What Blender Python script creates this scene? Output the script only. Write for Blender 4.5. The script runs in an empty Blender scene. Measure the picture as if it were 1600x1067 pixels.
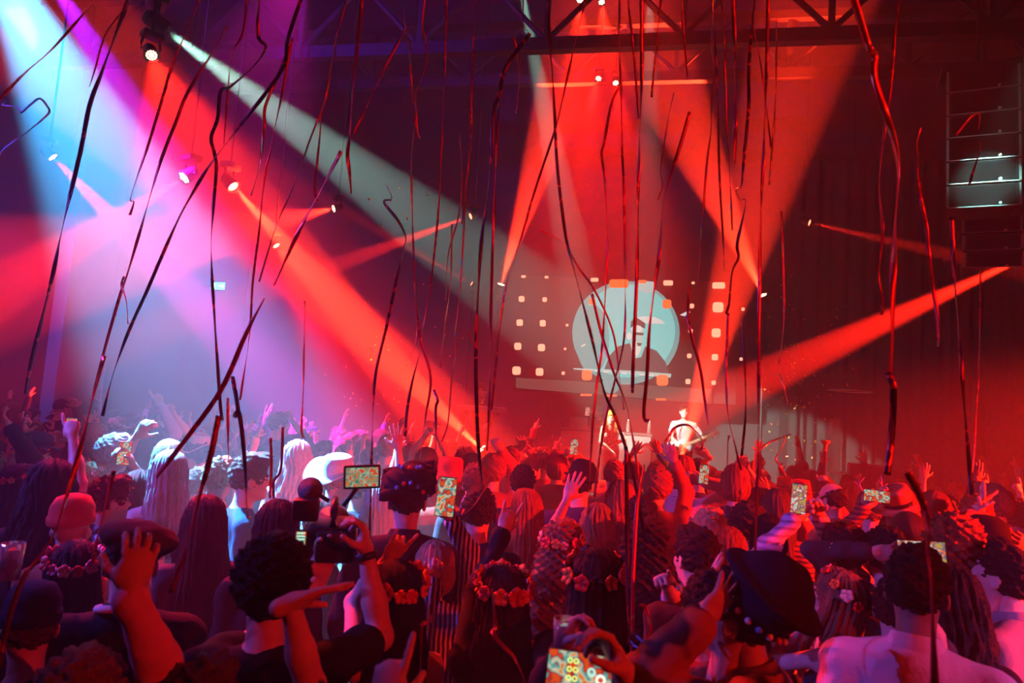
import bpy, bmesh, math, random
import numpy as np
from mathutils import Matrix, Vector

# ------------------------------------------------------------------ camera, world, exposure
sc = bpy.context.scene
COL = sc.collection
YAW, PITCH, ROLL = math.radians(11), math.radians(5.4), math.radians(3.8)
F = 1067.0                       # focal length in pixels of the 1600 px wide frame
CAM = Vector((0, 0, 2.2))
RM = Matrix.Rotation(YAW, 3, 'Z') @ Matrix.Rotation(math.pi/2+PITCH, 3, 'X') @ Matrix.Rotation(ROLL, 3, 'Z')
cd = bpy.data.cameras.new('camera'); cam = bpy.data.objects.new('camera', cd); COL.objects.link(cam)
cd.sensor_width = 36; cd.lens = 36*F/1600
cd.dof.use_dof = True; cd.dof.focus_distance = 7.0; cd.dof.aperture_fstop = 3.5
cam.matrix_world = Matrix.Translation(CAM) @ RM.to_4x4(); sc.camera = cam
w = bpy.data.worlds.new('world'); sc.world = w; w.use_nodes = True
nt = w.node_tree; nt.nodes['Background'].inputs[0].default_value = (0, 0, 0, 1)
vs = nt.nodes.new('ShaderNodeVolumeScatter')
HAZE = 0.021
vs.inputs['Density'].default_value = HAZE; vs.inputs['Anisotropy'].default_value = 0.25
nt.links.new(vs.outputs[0], nt.nodes['World Output'].inputs['Volume'])
sc.view_settings.view_transform = 'Standard'; sc.view_settings.look = 'None'
sc.view_settings.exposure = -0.15; sc.view_settings.gamma = 1.0; sc.view_settings.use_curve_mapping = False
sc.cycles.use_denoising = True
sc.cycles.max_bounces = 4; sc.cycles.diffuse_bounces = 1; sc.cycles.glossy_bounces = 2
sc.cycles.transmission_bounces = 3; sc.cycles.volume_bounces = 1; sc.cycles.transparent_max_bounces = 6
sc.cycles.sample_clamp_indirect = 4.0

def ray(x, y): return RM @ Vector(((x-800)/F, -(y-533.5)/F, -1.0))
def P(x, y, d): return CAM + ray(x, y)*d                 # the point at camera depth d
def PY(x, y, Y):                                         # the point on the plane Y = const of the hall
    r = ray(x, y); return CAM + r*(Y/r.y)
def px(p):
    q = RM.transposed() @ (Vector(p)-CAM); return (800+F*q.x/-q.z, 533.5-F*q.y/-q.z, -q.z)
rnd = random.Random(7)

# ------------------------------------------------------------------ helpers
def tag(o, label=None, cat=None, group=None, kind=None):
    if label: o['label'] = label
    if cat: o['category'] = cat
    if group: o['group'] = group
    if kind: o['kind'] = kind
    return o
def empty(name, loc=(0, 0, 0), rz=0.0, label=None, cat=None, group=None):
    o = bpy.data.objects.new(name, None); COL.objects.link(o); o.empty_display_size = .1
    o.location = loc; o.rotation_euler = (0, 0, rz)
    return tag(o, label, cat, group)
def mesh_np(name, V, Q, smooth=True, idx=None):
    """V (n,3); Q a list of (m,k) integer arrays; idx the material index of each face"""
    me = bpy.data.meshes.new(name)
    if not isinstance(Q, list): Q = [Q]
    V = np.asarray(V, np.float32); Q = [np.asarray(q, np.int32) for q in Q if len(q)]
    me.vertices.add(len(V)); me.vertices.foreach_set('co', V.ravel())
    tot = np.concatenate([np.full(len(q), q.shape[1], np.int32) for q in Q])
    vi = np.concatenate([q.ravel() for q in Q])
    me.loops.add(len(vi)); me.loops.foreach_set('vertex_index', vi)
    st = np.concatenate([[0], np.cumsum(tot)[:-1]]).astype(np.int32)
    me.polygons.add(len(tot)); me.polygons.foreach_set('loop_start', st)
    if smooth: me.polygons.foreach_set('use_smooth', np.ones(len(tot), bool))
    if idx is not None: me.polygons.foreach_set('material_index', np.asarray(idx, np.int32))
    me.update(calc_edges=True)
    return me
def obj(name, me, parent=None, mats=None, own=False):
    o = bpy.data.objects.new(name, me); COL.objects.link(o)
    if mats is not None:
        if not isinstance(mats, (list, tuple)): mats = [mats]
        if own:                                          # shared mesh, the object's own materials
            while len(me.materials) < len(mats): me.materials.append(None)
            for i, m in enumerate(mats): o.material_slots[i].link = 'OBJECT'; o.material_slots[i].material = m
        elif len(me.materials) == 0:
            for m in mats: me.materials.append(m)
    if parent: o.parent = parent
    return o
class MB:
    """collects boxes, tubes, lathes and polygons for one mesh"""
    def __init__(s): s.V = []; s.F = []; s.n = 0
    def add(s, V, F):
        s.V.extend([tuple(v) for v in V]); s.F.extend([tuple(i+s.n for i in f) for f in F]); s.n += len(V); return s
    def box(s, c, size, R=None, bev=0.0):
        c = Vector(c); hx, hy, hz = [v/2 for v in size]; b = min(bev, hx*.9, hy*.9, hz*.9)
        V = []
        if b <= 0:
            V = [Vector((x, y, z)) for z in (-hz, hz) for y in (-hy, hy) for x in (-hx, hx)]
            Fc = [(0, 2, 3, 1), (4, 5, 7, 6), (0, 1, 5, 4), (2, 6, 7, 3), (0, 4, 6, 2), (1, 3, 7, 5)]
        else:
            bm = bmesh.new(); bmesh.ops.create_cube(bm, size=1)
            for v in bm.verts: v.co = Vector((v.co.x*hx*2, v.co.y*hy*2, v.co.z*hz*2))
            bmesh.ops.bevel(bm, geom=bm.edges[:]+bm.verts[:], offset=b, segments=2, affect='EDGES', profile=.5)
            bm.verts.index_update(); V = [v.co.copy() for v in bm.verts]; Fc = [tuple(v.index for v in f.verts) for f in bm.faces]; bm.free()
        if R is not None: V = [R @ v for v in V]
        return s.add([v+c for v in V], Fc)
    def tube(s, a, b, ra, rb=None, n=10, caps=True):
        a = Vector(a); b = Vector(b); rb = ra if rb is None else rb
        q = (b-a).to_track_quat('Z', 'Y').to_matrix()
        V = []
        for c, r in ((a, ra), (b, rb)):
            V += [c+q @ Vector((r*math.cos(t*2*math.pi/n), r*math.sin(t*2*math.pi/n), 0)) for t in range(n)]
        Fc = [(i, (i+1) % n, n+(i+1) % n, n+i) for i in range(n)]
        if caps: Fc += [tuple(range(n-1, -1, -1)), tuple(range(n, 2*n))]
        return s.add(V, Fc)
    def path(s, pts, r, n=8):
        pts = [Vector(p) for p in pts]; V = []; m = len(pts)
        rr = r if isinstance(r, (list, tuple)) else [r]*m
        for i, p in enumerate(pts):
            t = (pts[min(i+1, m-1)]-pts[max(i-1, 0)]).normalized(); q = t.to_track_quat('Z', 'Y').to_matrix()
            V += [p+q @ Vector((rr[i]*math.cos(k*2*math.pi/n), rr[i]*math.sin(k*2*math.pi/n), 0)) for k in range(n)]
        Fc = [(i*n+k, i*n+(k+1) % n, (i+1)*n+(k+1) % n, (i+1)*n+k) for i in range(m-1) for k in range(n)]
        Fc += [tuple(range(n-1, -1, -1)), tuple(range((m-1)*n, m*n))]
        return s.add(V, Fc)
    def lathe(s, prof, n=24, M=None, sx=1, sy=1, bend=None):
        V = []
        for r, z in prof:
            for k in range(n):
                t = 2*math.pi*k/n; x, y = r*sx*math.cos(t), r*sy*math.sin(t)
                v = Vector((x, y, z+(bend(x, y) if bend else 0))); V.append(M @ v if M is not None else v)
        m = len(prof)
        Fc = [(i*n+k, i*n+(k+1) % n, (i+1)*n+(k+1) % n, (i+1)*n+k) for i in range(m-1) for k in range(n)]
        return s.add(V, Fc)
    def blob(s, c, r, n=8, m=6, R=None):
        c = Vector(c); r = (r, r, r) if not isinstance(r, (tuple, list)) else r
        V = []
        for i in range(m+1):
            a = math.pi*i/m
            for k in range(n):
                b = 2*math.pi*k/n; v = Vector((r[0]*math.sin(a)*math.cos(b), r[1]*math.sin(a)*math.sin(b), -r[2]*math.cos(a)))
                V.append(c+(R @ v if R is not None else v))
        return s.add(V, [(i*n+k, i*n+(k+1) % n, (i+1)*n+(k+1) % n, (i+1)*n+k) for i in range(m) for k in range(n)])
    def prism(s, pts, off):
        """a polygon (world points) given thickness along the vector off"""
        n = len(pts); off = Vector(off); a = [Vector(p) for p in pts]
        return s.add(a+[p+off for p in a], [tuple(range(n-1, -1, -1)), tuple(range(n, 2*n))]+[(i, (i+1) % n, n+(i+1) % n, n+i) for i in range(n)])
    def mesh(s, name, smooth=False):
        me = bpy.data.meshes.new(name); me.from_pydata(s.V, [], s.F); me.update()
        if smooth is True: me.polygons.foreach_set('use_smooth', np.ones(len(me.polygons), bool))
        elif smooth:
            me.polygons.foreach_set('use_smooth', np.ones(len(me.polygons), bool))
            try: me.set_sharp_from_angle(angle=math.radians(smooth))
            except Exception: pass
        return me
    def build(s, name, mat, parent=None, smooth=35): return obj(name, s.mesh(name, smooth), parent, mat)

MATS = {}
def mat(name, col=(.5, .5, .5), rough=.6, metal=0.0, var=0.0, vscale=8.0, bump=0.0, bscale=60.0, emit=None, stretch=None, sheen=0.0, spec=.5, trans=0.0, alpha=1.0, ior=1.45):
    if name in MATS: return MATS[name]
    m = bpy.data.materials.new(name); m.use_nodes = True; N = m.node_tree.nodes; L = m.node_tree.links
    b = N['Principled BSDF']; b.inputs['Base Color'].default_value = (*col, 1); b.inputs['Roughness'].default_value = rough
    b.inputs['Metallic'].default_value = metal; b.inputs['Specular IOR Level'].default_value = spec; b.inputs['IOR'].default_value = ior
    if sheen: b.inputs['Sheen Weight'].default_value = sheen
    if trans: b.inputs['Transmission Weight'].default_value = trans
    if alpha < 1: b.inputs['Alpha'].default_value = alpha
    if emit: b.inputs['Emission Color'].default_value = (*emit[:3], 1); b.inputs['Emission Strength'].default_value = emit[3]
    if var or bump:
        tc = N.new('ShaderNodeTexCoord'); mp = N.new('ShaderNodeMapping'); L.new(tc.outputs['Object'], mp.inputs[0])
        if stretch: mp.inputs['Scale'].default_value = stretch
        if var:
            nz = N.new('ShaderNodeTexNoise'); nz.inputs['Scale'].default_value = vscale; nz.inputs['Detail'].default_value = 3; L.new(mp.outputs[0], nz.inputs[0])
            mx = N.new('ShaderNodeMix'); mx.data_type = 'RGBA'; mx.inputs[6].default_value = (*[c*(1-var) for c in col], 1); mx.inputs[7].default_value = (*[min(1, c*(1+var)) for c in col], 1)
            L.new(nz.outputs['Fac'], mx.inputs[0]); L.new(mx.outputs[2], b.inputs['Base Color'])
        if bump:
            nb = N.new('ShaderNodeTexNoise'); nb.inputs['Scale'].default_value = bscale; nb.inputs['Detail'].default_value = 2; L.new(mp.outputs[0], nb.inputs[0])
            bp = N.new('ShaderNodeBump'); bp.inputs['Strength'].default_value = bump; bp.inputs['Distance'].default_value = .01; L.new(nb.outputs['Fac'], bp.inputs['Height']); L.new(bp.outputs[0], b.inputs['Normal'])
    MATS[name] = m; return m
def emat(name, col, strength):
    if name in MATS: return MATS[name]
    m = bpy.data.materials.new(name); m.use_nodes = True; N = m.node_tree.nodes; N.clear()
    e = N.new('ShaderNodeEmission'); e.inputs[0].default_value = (*col, 1); e.inputs[1].default_value = strength
    o = N.new('ShaderNodeOutputMaterial'); m.node_tree.links.new(e.outputs[0], o.inputs[0]); MATS[name] = m; return m
BLACKM = mat('black_metal', (.02, .02, .022), .45, .6, var=.3, bump=.1)
BLACKP = mat('black_plastic', (.018, .018, .02), .4, var=.2, bump=.15, bscale=200)
# ------------------------------------------------------------------ rounded bodies: smooth unions of capsules and ellipsoids, meshed on a grid
class Field:
    def __init__(s, lo, hi, h):
        s.h = h; s.lo = np.array(lo, np.float32)-3*h; n = np.ceil((np.array(hi)+3*h-s.lo)/h).astype(int)+1
        s.F = np.full(n, 1.0, np.float32); s.n = n
    def blk(s, lo, hi):
        i0 = np.maximum(0, np.floor((lo-s.lo)/s.h).astype(int)); i1 = np.minimum(s.n, np.ceil((hi-s.lo)/s.h).astype(int)+1)
        if np.any(i1 <= i0): return None
        sl = tuple(slice(a, b) for a, b in zip(i0, i1))
        ax = [s.lo[k]+s.h*np.arange(i0[k], i1[k], dtype=np.float32) for k in range(3)]
        return sl, ax[0][:, None, None], ax[1][None, :, None], ax[2][None, None, :]
    def op(s, sl, d, k, sub):
        f = s.F[sl]
        if sub:
            h = np.clip(.5-.5*(f+d)/k, 0, 1); s.F[sl] = f+(-d-f)*h+k*h*(1-h)
        else:
            h = np.clip(.5+.5*(f-d)/k, 0, 1); s.F[sl] = f+(d-f)*h-k*h*(1-h)
    def cap(s, a, b, ra, rb=None, k=.02, sub=False):
        a = np.asarray(a, np.float32); b = np.asarray(b, np.float32); rb = ra if rb is None else rb
        m = max(ra, rb)+k+2*s.h; B = s.blk(np.minimum(a, b)-m, np.maximum(a, b)+m)
        if B is None: return
        sl, X, Y, Z = B; v = b-a; l2 = max(float(v @ v), 1e-9)
        t = np.clip(((X-a[0])*v[0]+(Y-a[1])*v[1]+(Z-a[2])*v[2])/l2, 0, 1)
        d = np.sqrt((X-a[0]-t*v[0])**2+(Y-a[1]-t*v[1])**2+(Z-a[2]-t*v[2])**2)-(ra+(rb-ra)*t)
        s.op(sl, d, k, sub)
    def ell(s, c, r, k=.02, R=None, sub=False):
        c = np.asarray(c, np.float32); r = (r, r, r) if np.isscalar(r) else r
        m = (max(r) if R is not None else np.array(r))+k+2*s.h; B = s.blk(c-m, c+m)
        if B is None: return
        sl, X, Y, Z = B; X = X-c[0]; Y = Y-c[1]; Z = Z-c[2]
        if R is not None:
            R = np.asarray(R, np.float32); X, Y, Z = R[0, 0]*X+R[1, 0]*Y+R[2, 0]*Z, R[0, 1]*X+R[1, 1]*Y+R[2, 1]*Z, R[0, 2]*X+R[1, 2]*Y+R[2, 2]*Z
        k0 = np.sqrt((X/r[0])**2+(Y/r[1])**2+(Z/r[2])**2); k1 = np.sqrt((X/r[0]**2)**2+(Y/r[1]**2)**2+(Z/r[2]**2)**2)+1e-6
        s.op(sl, k0*(k0-1)/k1, k, sub)
    def axes(s):
        ax = [s.lo[k]+s.h*np.arange(s.n[k], dtype=np.float32) for k in range(3)]
        return ax[0][:, None, None], ax[1][None, :, None], ax[2][None, None, :]
    def cut(s, nrm, off):                                # keep the side where n.p <= off
        X, Y, Z = s.axes(); s.F = np.maximum(s.F, X*nrm[0]+Y*nrm[1]+Z*nrm[2]-off)
    def mesh(s):
        Fv = s.F; Fv[0] = Fv[-1] = 1; Fv[:, 0] = Fv[:, -1] = 1; Fv[:, :, 0] = Fv[:, :, -1] = 1
        S = Fv < 0; nx, ny, nz = Fv.shape
        c = S[:-1, :-1, :-1].astype(np.int8)
        cn = sum(S[i:nx-1+i, j:ny-1+j, k:nz-1+k].astype(np.int8) for i in (0, 1) for j in (0, 1) for k in (0, 1))
        act = (cn > 0) & (cn < 8); I = np.argwhere(act)
        ids = np.full(act.shape, -1, np.int32); ids[act] = np.arange(len(I))
        corners = np.array([(i, j, k) for i in (0, 1) for j in (0, 1) for k in (0, 1)])
        vals = np.stack([Fv[I[:, 0]+a, I[:, 1]+b, I[:, 2]+g] for a, b, g in corners], 1)
        acc = np.zeros((len(I), 3), np.float32); cnt = np.zeros(len(I), np.float32)
        for e0 in range(8):
            for e1 in range(e0+1, 8):
                if np.abs(corners[e0]-corners[e1]).sum() != 1: continue
                a, b = vals[:, e0], vals[:, e1]; x = (a < 0) != (b < 0); t = np.where(x, a/np.where(x, a-b, 1), 0)[:, None]
                acc += np.where(x[:, None], corners[e0]+t*(corners[e1]-corners[e0]), 0); cnt += x
        V = (I+acc/cnt[:, None])*s.h+s.lo
        Q = []
        for ax in range(3):
            A = np.take(S, range(0, S.shape[ax]-1), ax); Bq = np.take(S, range(1, S.shape[ax]), ax)
            for w_, flip in ((A & ~Bq, False), (~A & Bq, True)):
                E = np.argwhere(w_)
                if not len(E): continue
                u, v = [(1, 2), (2, 0), (0, 1)][ax]
                du = np.zeros(3, int); du[u] = 1; dv = np.zeros(3, int); dv[v] = 1
                q = [E, E-du, E-du-dv, E-dv]
                q = np.stack([ids[tuple(p.T)] for p in q], 1)
                if flip: q = q[:, ::-1]
                Q.append(q)
        return V.astype(np.float32), np.concatenate(Q)[:, ::1].astype(np.int32)
def joinVQ(parts):
    V = []; Q = []; I = []; n = 0
    for v, q, i in parts:
        V.append(v); Q.append(q+n); I.append(np.full(len(q), i, np.int32) if np.isscalar(i) else i); n += len(v)
    return np.concatenate(V), np.concatenate(Q), np.concatenate(I)
def wob(V, a, f, seed=0.0):                              # small smooth displacement
    x, y, z = V.T
    return a*(np.sin(f*x+1.3*f*z+seed)*np.sin(.8*f*y+1.7*seed)+np.sin(1.9*f*z+.7*f*y+2*seed)*np.sin(1.3*f*x+seed))

CACHE = {}
def head_geo(h=.0065, fem=False):
    k = ('head', h, fem)
    if k in CACHE: return CACHE[k]
    f = Field((-.1, -.12, -.24), (.1, .13, .13), h); j = .9 if fem else 1.0
    f.ell((0, -.012, .03), (.075, .093, .088), .01); f.ell((0, .022, -.03), (.061*j, .07, .085), .03)
    f.ell((0, .05, -.078), (.04*j, .042, .034), .03); f.ell((0, .078, -.095), (.02*j, .018, .016), .02)
    for s in (-1, 1):
        f.ell((s*.036, .066, -.025), (.026, .024, .026), .02); f.ell((s*.028, .086, .026), (.026, .012, .009), .012)
        f.ell((s*.03, .094, .006), (.017, .016, .012), .01, sub=True)
    f.cap((0, .088, .012), (0, .107, -.026), .0085, .012, .012)
    for s in (-1, 1):
        f.ell((s*.011, .098, -.03), (.008, .009, .007), .006); f.ell((s*.03, .079, .005), .0125, .004)
        R = Matrix.Rotation(s*.35, 3, 'Z'); f.ell((s*.079, -.008, -.012), (.01, .022, .031), .006, R=R); f.ell((s*.088, -.004, -.01), (.007, .012, .018), .004, R=R, sub=True)
    f.ell((0, .092, -.058), (.022, .01, .006), .006); f.ell((0, .09, -.071), (.019, .01, .007), .006); f.ell((0, .105, -.0645), (.022, .01, .0022), .003, sub=True)
    r = .046 if fem else .054
    f.cap((0, -.018, -.07), (0, -.04, -.22), r, r*1.05, .03)
    V, Q = f.mesh(); C = V[Q].mean(1); I = np.zeros(len(Q), np.int32)
    for s in (-1, 1):
        d = np.linalg.norm(C-np.array((s*.03, .079, .005)), axis=1); I[(d < .0145) & (np.abs(C[:, 2]-.005) < .0075)] = 1
        I[(np.abs(C[:, 2]-.031+.12*np.abs(np.abs(C[:, 0])-.026)) < .005) & (np.abs(C[:, 0]-s*.031) < .022) & (C[:, 1] > .06)] = 3
    I[(np.abs(C[:, 0]) < .023) & (np.abs(C[:, 2]+.064) < .011) & (C[:, 1] > .088)] = 2
    CACHE[k] = (V, Q, I); return CACHE[k]
HANDS = dict(open=((12, 8), (8, 6), (10, 8), (16, 10), .35, (.85, .25, .5)), point=((4, 2), (85, 80), (88, 82), (88, 84), .1, (.35, .75, .55)),
             fist=((85, 85), (88, 85), (88, 85), (88, 85), .05, (.3, .8, .5)), grip=((45, 42), (50, 45), (52, 45), (55, 50), .1, (.55, .75, .5)),
             flat=((8, 5), (6, 4), (7, 5), (10, 6), .06, (.6, .3, .8)), horns=((6, 4), (82, 80), (84, 80), (10, 8), .25, (.5, .75, .5)),
             cup=((32, 28), (30, 28), (32, 30), (36, 32), .3, (.8, .5, .5)))
def hand_geo(pose, h=.0058):
    k = ('hand', pose, h)
    if k in CACHE: return CACHE[k]
    A = HANDS[pose]; f = Field((-.085, -.04, -.05), (.11, .12, .21), h); rf = max(.0088, h*1.35)
    f.cap((0, 0, -.022), (0, 0, .02), .025, .027, .02)
    f.ell((0, 0, .058), (.043, .0165, .05), .02); f.ell((.024, .008, .04), (.02, .017, .03), .015)
    for i in range(4):
        x = (.033, .0115, -.011, -.032)[i]; L = (.074, .082, .075, .06)[i]; sp = (i-1.4)*-A[4]*.45
        p = np.array((x, 0, (.092, .098, .094, .084)[i])); a1, a2 = [math.radians(v) for v in A[i]]; ang = 0
        for seg, (ln, da) in enumerate(((.44, a1), (.31, a2), (.25, a2*.6))):
            ang += da
            dr = np.array((math.sin(sp)*math.cos(ang), math.sin(ang), math.cos(ang)*math.cos(sp))); q = p+dr*L*ln
            f.cap(p, q, rf*(1.08-.08*seg), rf*(1.0-.08*seg), .005); p = q
    d = np.array(A[5]); d = d/np.linalg.norm(d); a = np.array((.03, .006, .03)); b = a+d*.045; e = b+(d*.75+np.array((-.1, .25, .45)))*.032
    f.cap(a, b, .0135, .011, .012); f.cap(b, e, .0105, .009, .006)
    V, Q = f.mesh(); CACHE[k] = (V, Q); return CACHE[k]
def hair_geo(style, h=.009):
    k = ('hair', style, h)
    if k in CACHE: return CACHE[k]
    lo, hi = (-.2, -.24, -.55), (.2, .16, .22)
    if style in ('short', 'quiff', 'buzz', 'fringe', 'side'): lo, hi = (-.12, -.14, -.13), (.12, .16, .19)
    f = Field(lo, hi, h); t = .012
    def cap_(r): f.ell((0, -.015, .034), (.077+r, .095+r, .091+r), .01)
    def face(w_=.066, top=.062, y=.115): f.ell((0, y, -.03), (w_, .075, .03+top), .012, sub=True)
    if style == 'buzz': cap_(.004); face(.07, .085); f.ell((0, 0, -.09), (.2, .2, .09), .01, sub=True)
    elif style == 'fringe': cap_(.006); f.ell((0, .03, .1), (.085, .11, .1), .02, sub=True); f.ell((0, .1, 0), (.1, .1, .1), .01, sub=True); f.ell((0, 0, -.12), (.2, .2, .08), .01, sub=True)
    elif style in ('short', 'quiff', 'side'):
        cap_(t); f.ell((0, .045, .1), (.062, .055, .04), .02)
        if style == 'quiff': f.ell((.01, .06, .118), (.062, .05, .04), .02); f.ell((0, 0, .125), (.05, .06, .03), .02)
        if style == 'side': f.ell((.035, .06, .09), (.05, .05, .035), .015)
        face(); f.ell((0, .04, -.12), (.2, .12, .09), .015, sub=True); f.ell((0, -.05, -.155), (.2, .2, .09), .012, sub=True)
        for s in (-1, 1): f.ell((s*.088, .005, -.02), (.026, .03, .036), .008, sub=True)
    elif style in ('curly', 'afro'):
        r = .03 if style == 'curly' else .06; cap_(r); face(.068, .06, .13+r*.4); f.ell((0, .06, -.13), (.2, .12, .09), .02, sub=True); f.ell((0, -.05, -.19), (.2, .25, .1), .02, sub=True)
    elif style in ('bob', 'updo', 'pony'):
        cap_(.016)
        if style == 'bob': f.ell((0, -.028, -.035), (.098, .092, .095), .03); f.ell((0, .05, .085), (.07, .055, .04), .02)
        if style == 'updo': f.ell((0, -.06, .1), (.065, .07, .055), .015); f.ell((.03, -.03, .12), (.04, .04, .035), .015)
        if style == 'pony': f.ell((0, -.115, .05), .028, .015); f.cap((0, -.125, .05), (0, -.165, -.06), .03, .034, .02); f.cap((0, -.165, -.06), (.02, -.16, -.22), .034, .014, .02)
        face(); f.ell((0, .075, -.1), (.2, .09, .1), .02, sub=True)
        f.ell((0, -.02, -.21), (.22, .22, .085), .02, sub=True)
    else:                                                # long, wavy, ringlets
        wide = dict(long=0, wavy=.012, ringlets=.03).get(style, 0); cap_(.016+wide*.4); f.ell((0, .04, .09), (.065, .06, .04), .02)
        f.ell((0, -.05, -.07), (.1+wide, .075, .14), .04); f.ell((0, -.085, -.2), (.118+wide, .06, .16), .04); f.ell((0, -.115, -.33), (.112+wide, .042, .15), .04)
        for s in (-1, 1): f.cap((s*.082, -.005, .02), (s*(.1+wide), .02, -.14), .022, .026, .02); f.cap((s*(.1+wide), .02, -.14), (s*(.105+wide), .01, -.27), .026, .012, .02)
        face(.064, .062, .12); f.cap((0, .09, -.1), (0, .09, -.3), .075, .07, .015, sub=True)
    V, Q = f.mesh(); th = np.arctan2(V[:, 0], -V[:, 1]+.02); r_ = np.array((V[:, 0], V[:, 1]+.015, (V[:, 2]-.03)*(V[:, 2] > .03))).T
    r_ /= np.linalg.norm(r_, axis=1)[:, None]+1e-6
    if style in ('curly', 'afro', 'ringlets'): V = V+r_*(wob(V, dict(curly=.006, afro=.016).get(style, .011), 85, 1.0)+wob(V, .005, 170, 2.0))[:, None]
    elif style == 'wavy': V = V+r_*(.006*np.sin(22*th+2.2*np.sin(5*th)+2.6*np.sin(V[:, 2]*15))+.0045*np.sin(39*th+3*np.sin(V[:, 2]*23)+1)+.003*np.sin(67*th))[:, None]
    elif style in ('long', 'bob'): V = V+r_*(.004*np.sin(21*th+2.5*np.sin(6*th)+2*np.sin(V[:, 2]*9))+.0035*np.sin(41*th+3*np.sin(4*th)+V[:, 2]*11)+.0025*np.sin(73*th+2*np.sin(V[:, 2]*31)))[:, None]
    elif style != 'buzz': V = V+r_*(wob(V, .0055, 88, .5)+wob(V, .004, 150, 1.5)+.0025*np.sin(30*th+V[:, 1]*50+3*np.sin(5*th)))[:, None]
    CACHE[k] = (V, Q); return CACHE[k]

def ik(S, W, l1, l2, hint):
    v = W-S; d = np.linalg.norm(v); mx = (l1+l2)*.99
    if d > mx: W = S+v/d*mx; v = W-S; d = mx
    d = max(d, abs(l1-l2)+.02); u = v/np.linalg.norm(v); a = (l1*l1-l2*l2+d*d)/(2*d); hh = math.sqrt(max(l1*l1-a*a, 0))
    hd = hint-u*(hint @ u); hd = hd/(np.linalg.norm(hd)+1e-6)
    return S+u*a+hd*hh, W
def rotm(yaw, pitch, roll): return np.array(Matrix.Rotation(yaw, 3, 'Z') @ Matrix.Rotation(pitch, 3, 'X') @ Matrix.Rotation(roll, 3, 'Y'))

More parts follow.
